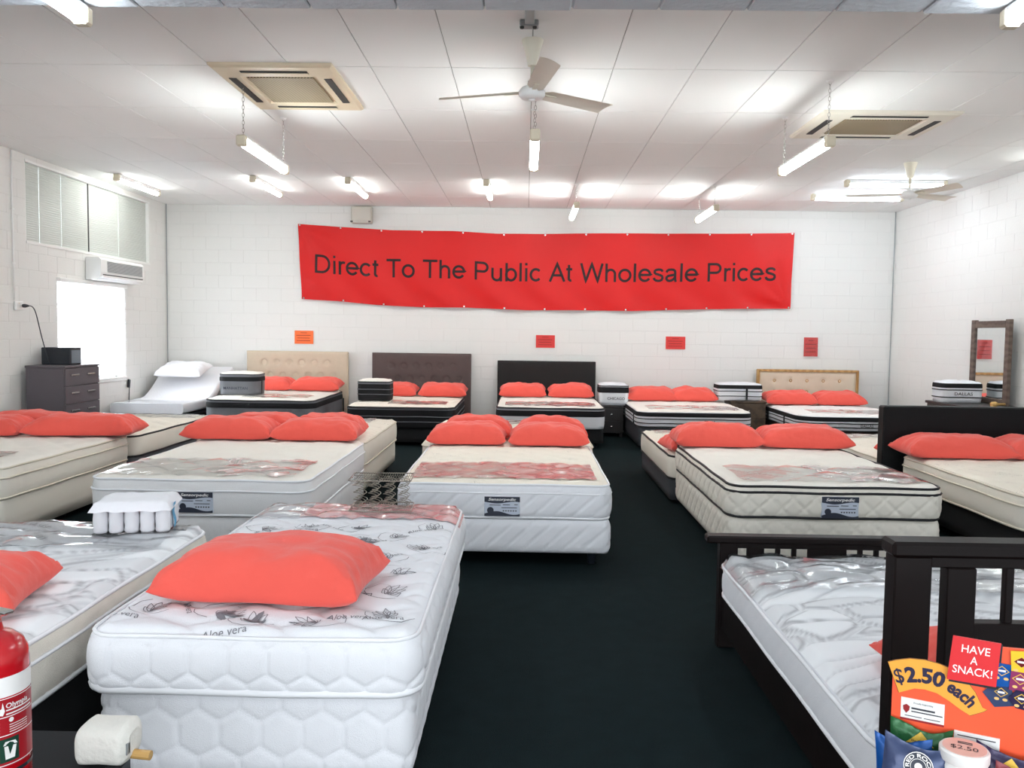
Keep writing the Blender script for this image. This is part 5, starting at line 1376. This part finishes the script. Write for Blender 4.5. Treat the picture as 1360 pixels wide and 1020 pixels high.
def packet(label, u, d, ztop, w, h, T, rx, ry, m_, seed, deco=None, rz=0.0):
    """stuffed foil snack packet with crimped ends standing in the tray"""
    p = to_world(u, d, ztop - h / 2 - Z0)
    t = thing('snack_packet', label, 'snack packet', p, BRZ + R(rz), 'snack packets in the orange box')
    def thk(a, b):
        if abs(2 * b - 1) >= 0.88: return 0.0
        return T * (max(0, 1 - abs(2 * a - 1) ** 3)) ** 0.6 * (max(0, 1 - abs((2 * b - 1) / 0.88) ** 3)) ** 0.6
    def s(a, b, sg):
        x = (a - 0.5) * w; z = (b - 0.5) * h
        cr = 0.0018 * math.sin(46 * PI * a) if abs(2 * b - 1) > 0.88 else 0.003 * noise.noise(Vector((a * 5 + seed, b * 5, 0)))
        dip = 0.016 * math.cos(PI * (a - 0.5)) * max(0, 2 * b - 1)        # corners stand up, middle sags
        return (x * (1 - 0.06 * math.cos(PI * (b - 0.5))), sg * (-thk(a, b) / 2) + cr * 0.6 - 0.0004 * sg, z - dip + 0.008 * noise.noise(Vector((a * 2, seed, 0))) * abs(2 * b - 1))
    mb = MB(); mb.grid(28, 22, lambda a, b: s(a, b, 1)); mb.grid(28, 22, lambda a, b: s(a, b, -1), True)
    f = mb.build('foil', m_, t, True); f.rotation_euler = (R(rx), R(ry), 0)
    if deco: deco(f, lambda x, z, e=0.0015: (x, s(min(1, max(0, x / w / 0.97 + 0.5)), min(1, max(0, z / h + 0.5)), 1)[1] - e, z), h / 2)
    return t
def tri_deco(f, on, top):
    z0 = top - 0.043
    MB().add([on(-0.026, z0), on(0.0, z0), on(0.026, z0), on(0.013, z0 + 0.013), on(0.0, z0 + 0.026), on(-0.013, z0 + 0.013)], [(0, 1, 5), (1, 2, 3), (1, 3, 4, 5)]).build('gold_triangle', 'gold', f)
    tx = MB(); add_text(tx, 'The Original', lambda u, v: on(u, z0 + 0.004 + v, 0.0028), width=0.036); tag(tx.build('lettering', 'print', f), kind='stuff')
def badge_deco(f, on, top):
    n = 24; c = (0.008, top - 0.048)
    vs = [on(c[0], c[1])] + [on(c[0] + r_ * math.cos(2 * PI * k / n), c[1] + r_ * math.sin(2 * PI * k / n)) for r_ in (0.013, 0.026) for k in range(n)]
    fs = [(0, 1 + k, 1 + (k + 1) % n) for k in range(n)] + [(1 + k, 1 + n + k, 1 + n + (k + 1) % n, 1 + (k + 1) % n) for k in range(n)]
    MB().add(vs, fs).build('round_badge', 'bluebadge', f)
    tx = MB(); add_text(tx, 'RED ROCK', lambda u, v: on(c[0] + (0.0165 + v) * math.sin(u / 0.0195), c[1] + (0.0165 + v) * math.cos(u / 0.0195), 0.0030), width=0.072, height=0.0070, bold=0.02)
    for (r0, r1) in ((0.0252, 0.0268), (0.0136, 0.0146)):
        for k in range(n):
            a, b = 2 * PI * k / n, 2 * PI * (k + 1) / n
            tx.add([on(c[0] + r0 * math.cos(a), c[1] + r0 * math.sin(a), 0.003), on(c[0] + r1 * math.cos(a), c[1] + r1 * math.sin(a), 0.003), on(c[0] + r1 * math.cos(b), c[1] + r1 * math.sin(b), 0.003), on(c[0] + r0 * math.cos(b), c[1] + r0 * math.sin(b), 0.003)], [(0, 1, 2, 3)])
    tx.add([on(c[0] + 0.007 * math.cos(2 * PI * k / n), c[1] + 0.007 * math.sin(2 * PI * k / n), 0.003) for k in range(n)], [tuple(range(n))])
    tag(tx.build('lettering', 'whiteink', f), kind='stuff')
packet('green snack packet with a gold triangle leaning on the orange board', 0.056, -0.018, 0.768, 0.118, 0.150, 0.018, -5, 2, 'packgreen', 1, tri_deco)
packet('bright blue snack packet at the left end of the snack box', 0.030, -0.056, 0.750, 0.108, 0.138, 0.022, -8, -3, 'packblue', 2)
packet('navy snack packet with a round black and white badge', 0.048, -0.100, 0.766, 0.118, 0.140, 0.030, -12, 5, 'packnavy', 3, badge_deco)
packet('purple snack packet with a gold triangle at the right of the jar', 0.215, -0.030, 0.758, 0.125, 0.140, 0.022, -6, 4, 'packpurple', 4, tri_deco)
packet('maroon snack packet in front of the purple one', 0.245, -0.075, 0.742, 0.12, 0.13, 0.024, -10, 5, 'packred', 5)
packet('yellow snack packet in front of the white jar', 0.140, -0.160, 0.722, 0.085, 0.11, 0.020, -12, 0, 'packyellow', 6)
jp = to_world(0.1365, -0.072, 0.006)
jr = thing('money_jar', 'white round jar with a pink 2.50 lid among the snack packets', 'jar', jp, BRZ)
JH = 0.133
MB().lathe([(0.038, 0.0), (0.042, 0.004), (0.042, JH - 0.012), (0.040, JH - 0.008), (0.040, JH)], 32).build('body', 'white', jr, angle=40)
ld = MB().lathe([(0.0435, JH - 0.003), (0.045, JH), (0.045, JH + 0.016), (0.042, JH + 0.0195), (0.0, JH + 0.0195)], 36).build('lid', 'white', jr, angle=40)
MB().lathe([(0.039, JH + 0.0197), (0.039, JH + 0.0203), (0.0, JH + 0.0203)], 32).build('lid_label', 'pinklid', ld)
tx = MB(); add_text(tx, '$2.50', lambda u, v: (u, v - 0.012, JH + 0.0208), width=0.048, height=0.017)
for z_ in (0.014, 0.020): tx.box(0.0 - 0.012, 0.014, z_, z_ + 0.003, JH + 0.0204, JH + 0.0208)
tag(tx.build('lettering', 'print', ld), kind='stuff')

# ------------------------------------------------------------------ left foreground: bench, roll, extinguisher
bn_ = thing('low_bench', 'dark grey low bench at the lower left corner', 'bench', (-1.50, 1.93, 0))
MB().box(-0.02, 0.45, -0.40, 0.32, 0.39, 0.45, 0.008).build('seat', 'charcoalbox', bn_)
for sx in (0.02, 0.41):
    for sy in (-0.36, 0.28): MB().box(sx - 0.025, sx + 0.025, sy - 0.025, sy + 0.025, 0, 0.39).build('leg', 'blackplastic', bn_)
rl = thing('padded_roll', 'white padded roll on a wooden dowel beside the single bed', 'padded roll', (-1.055, 2.10, 0.452))
def rollp(u, v):
    a = 2 * PI * u; x = -0.068 + 0.136 * v
    ra = 0.049 + 0.002 * noise.noise(Vector((math.cos(a), math.sin(a), v * 3)))
    e = min(v, 1 - v); k = min(1, (e / 0.12)) ** 0.5 if e < 0.12 else 1
    c, s_ = math.cos(a), math.sin(a)
    yy = math.copysign(abs(c) ** 0.6, c) * ra * 1.3; zz = math.copysign(abs(s_) ** 0.6, s_) * ra
    return (x, yy * (0.55 + 0.45 * k), 0.049 + zz * (0.6 + 0.4 * k))
rm = MB().grid(32, 16, rollp)
for e_ in (0, 1): rm.add([rollp(k / 32, e_) for k in range(32)], [tuple(range(32))])
rm.build('padding', 'padding', rl, angle=60)
MB().tube([(-0.05, 0, 0.022), (0.112, -0.01, 0.014)], 0.012, 12).build('dowel', 'tan', rl)
MB().box(0.064, 0.068, -0.045, -0.028, 0.03, 0.06, 0.001).build('tag', 'grey', rl)

ex = thing('fire_extinguisher', 'red fire extinguisher with white and red labels at the lower left edge', 'fire extinguisher', (-1.125, 1.74, 0.452))
RX = 0.073
MB().lathe([(0.066, 0.0), (RX, 0.006), (RX, 0.400), (RX * 0.97, 0.420), (RX * 0.85, 0.440), (RX * 0.6, 0.455), (0.026, 0.463), (0.022, 0.48)], 48).build('cylinder', 'red', ex, angle=50)
def band(z0, z1, m_, name, r_=RX + 0.0008, par=ex):
    return MB().grid(48, 1, lambda u, v: (r_ * math.cos(2 * PI * u), r_ * math.sin(2 * PI * u), z0 + (z1 - z0) * v)).build(name, m_, par, True)
band(0.338, 0.380, 'whiteink', 'white_band')
lb = band(0.190, 0.332, 'redlabel', 'instruction_label')
band(0.172, 0.180, 'blackplastic', 'strap', RX + 0.0012)
tx = MB()
def cyl(u, v, e=0.0018):
    a = -PI / 2 + u / RX
    return ((RX + e) * math.cos(a), (RX + e) * math.sin(a), v)
def cyl_rect(mb, u0, u1, z0, z1, e=0.0018, n=6):
    mb.grid(n, 1, lambda a, b: cyl(u0 + (u1 - u0) * a, z0 + (z1 - z0) * b, e))
U0 = 0.055
add_text(tx, 'Olympia', lambda u, v: cyl(U0 + 0.012 + u, 0.314 + v), height=0.011, bold=0.02, center=False)
for k in range(2): cyl_rect(tx, U0 + 0.012, U0 + 0.075, 0.308 - 0.008 * k, 0.311 - 0.008 * k)
tx.add([cyl(U0 + x, z) for x, z in ((0.0, 0.302), (0.006, 0.300), (0.010, 0.309), (0.006, 0.328), (0.004, 0.316), (-0.001, 0.313))], [(0, 1, 2, 3, 4, 5)])
for z in (0.334, 0.295, 0.256, 0.193): cyl_rect(tx, -0.12, 0.14, z, z + 0.0018, n=30)
for k in range(4): cyl_rect(tx, U0 - 0.04, U0 + 0.0, 0.262 + 0.007 * k, 0.2645 + 0.007 * k); cyl_rect(tx, U0 + 0.018, U0 + 0.06, 0.262 + 0.005 * k, 0.2635 + 0.005 * k)
n = 12
tx.add([cyl(U0 + 0.022 + 0.005 * math.cos(2 * PI * k / n), 0.288 + 0.005 * math.sin(2 * PI * k / n)) for k in range(n)], [tuple(range(n))])
tag(tx.build('lettering', 'whiteink', lb), kind='stuff')
for u0 in (-0.03, 0.012, 0.054):
    g = MB(); cyl_rect(g, u0, u0 + 0.038, 0.200, 0.250, 0.0016); gp = g.build('pictogram_panel', 'greenlabel', lb)
    g = MB()
    g.add([cyl(u0 + x, z, 0.0024) for x, z in ((0.010, 0.206), (0.028, 0.206), (0.032, 0.232), (0.008, 0.234))], [(0, 1, 2, 3)])
    g.add([cyl(u0 + x, z, 0.0024) for x, z in ((0.006, 0.236), (0.034, 0.234), (0.030, 0.242), (0.010, 0.244))], [(0, 1, 2, 3)])
    tag(g.build('pictogram', 'whiteink', lb), kind='stuff')
MB().lathe([(0.022, 0.477), (0.022, 0.50), (0.015, 0.51), (0.015, 0.525)], 20).build('valve', 'steel', ex, angle=40)
MB().box(-0.012, 0.085, -0.012, 0.012, 0.505, 0.513, 0.003).build('carry_handle', 'steel', ex).rotation_euler = (0, R(-2), R(-25))
MB().box(-0.02, 0.075, -0.010, 0.010, 0.522, 0.530, 0.003).build('squeeze_lever', 'steel', ex).rotation_euler = (0, R(-16), R(-25))
MB().lathe([(0.016, 0), (0.018, 0.004), (0.018, 0.012), (0.014, 0.016)], 18).build('pressure_gauge', 'steel', ex, True, (0, -0.02, 0.495), (R(90), 0, 0))
MB().tube([(-0.015, 0.0, 0.495), (-0.06, 0.01, 0.50), (-0.09, 0.02, 0.45), (-0.095, 0.02, 0.3), (-0.086, 0.02, 0.12)], 0.009, 10).build('hose', 'blackplastic', ex, True)
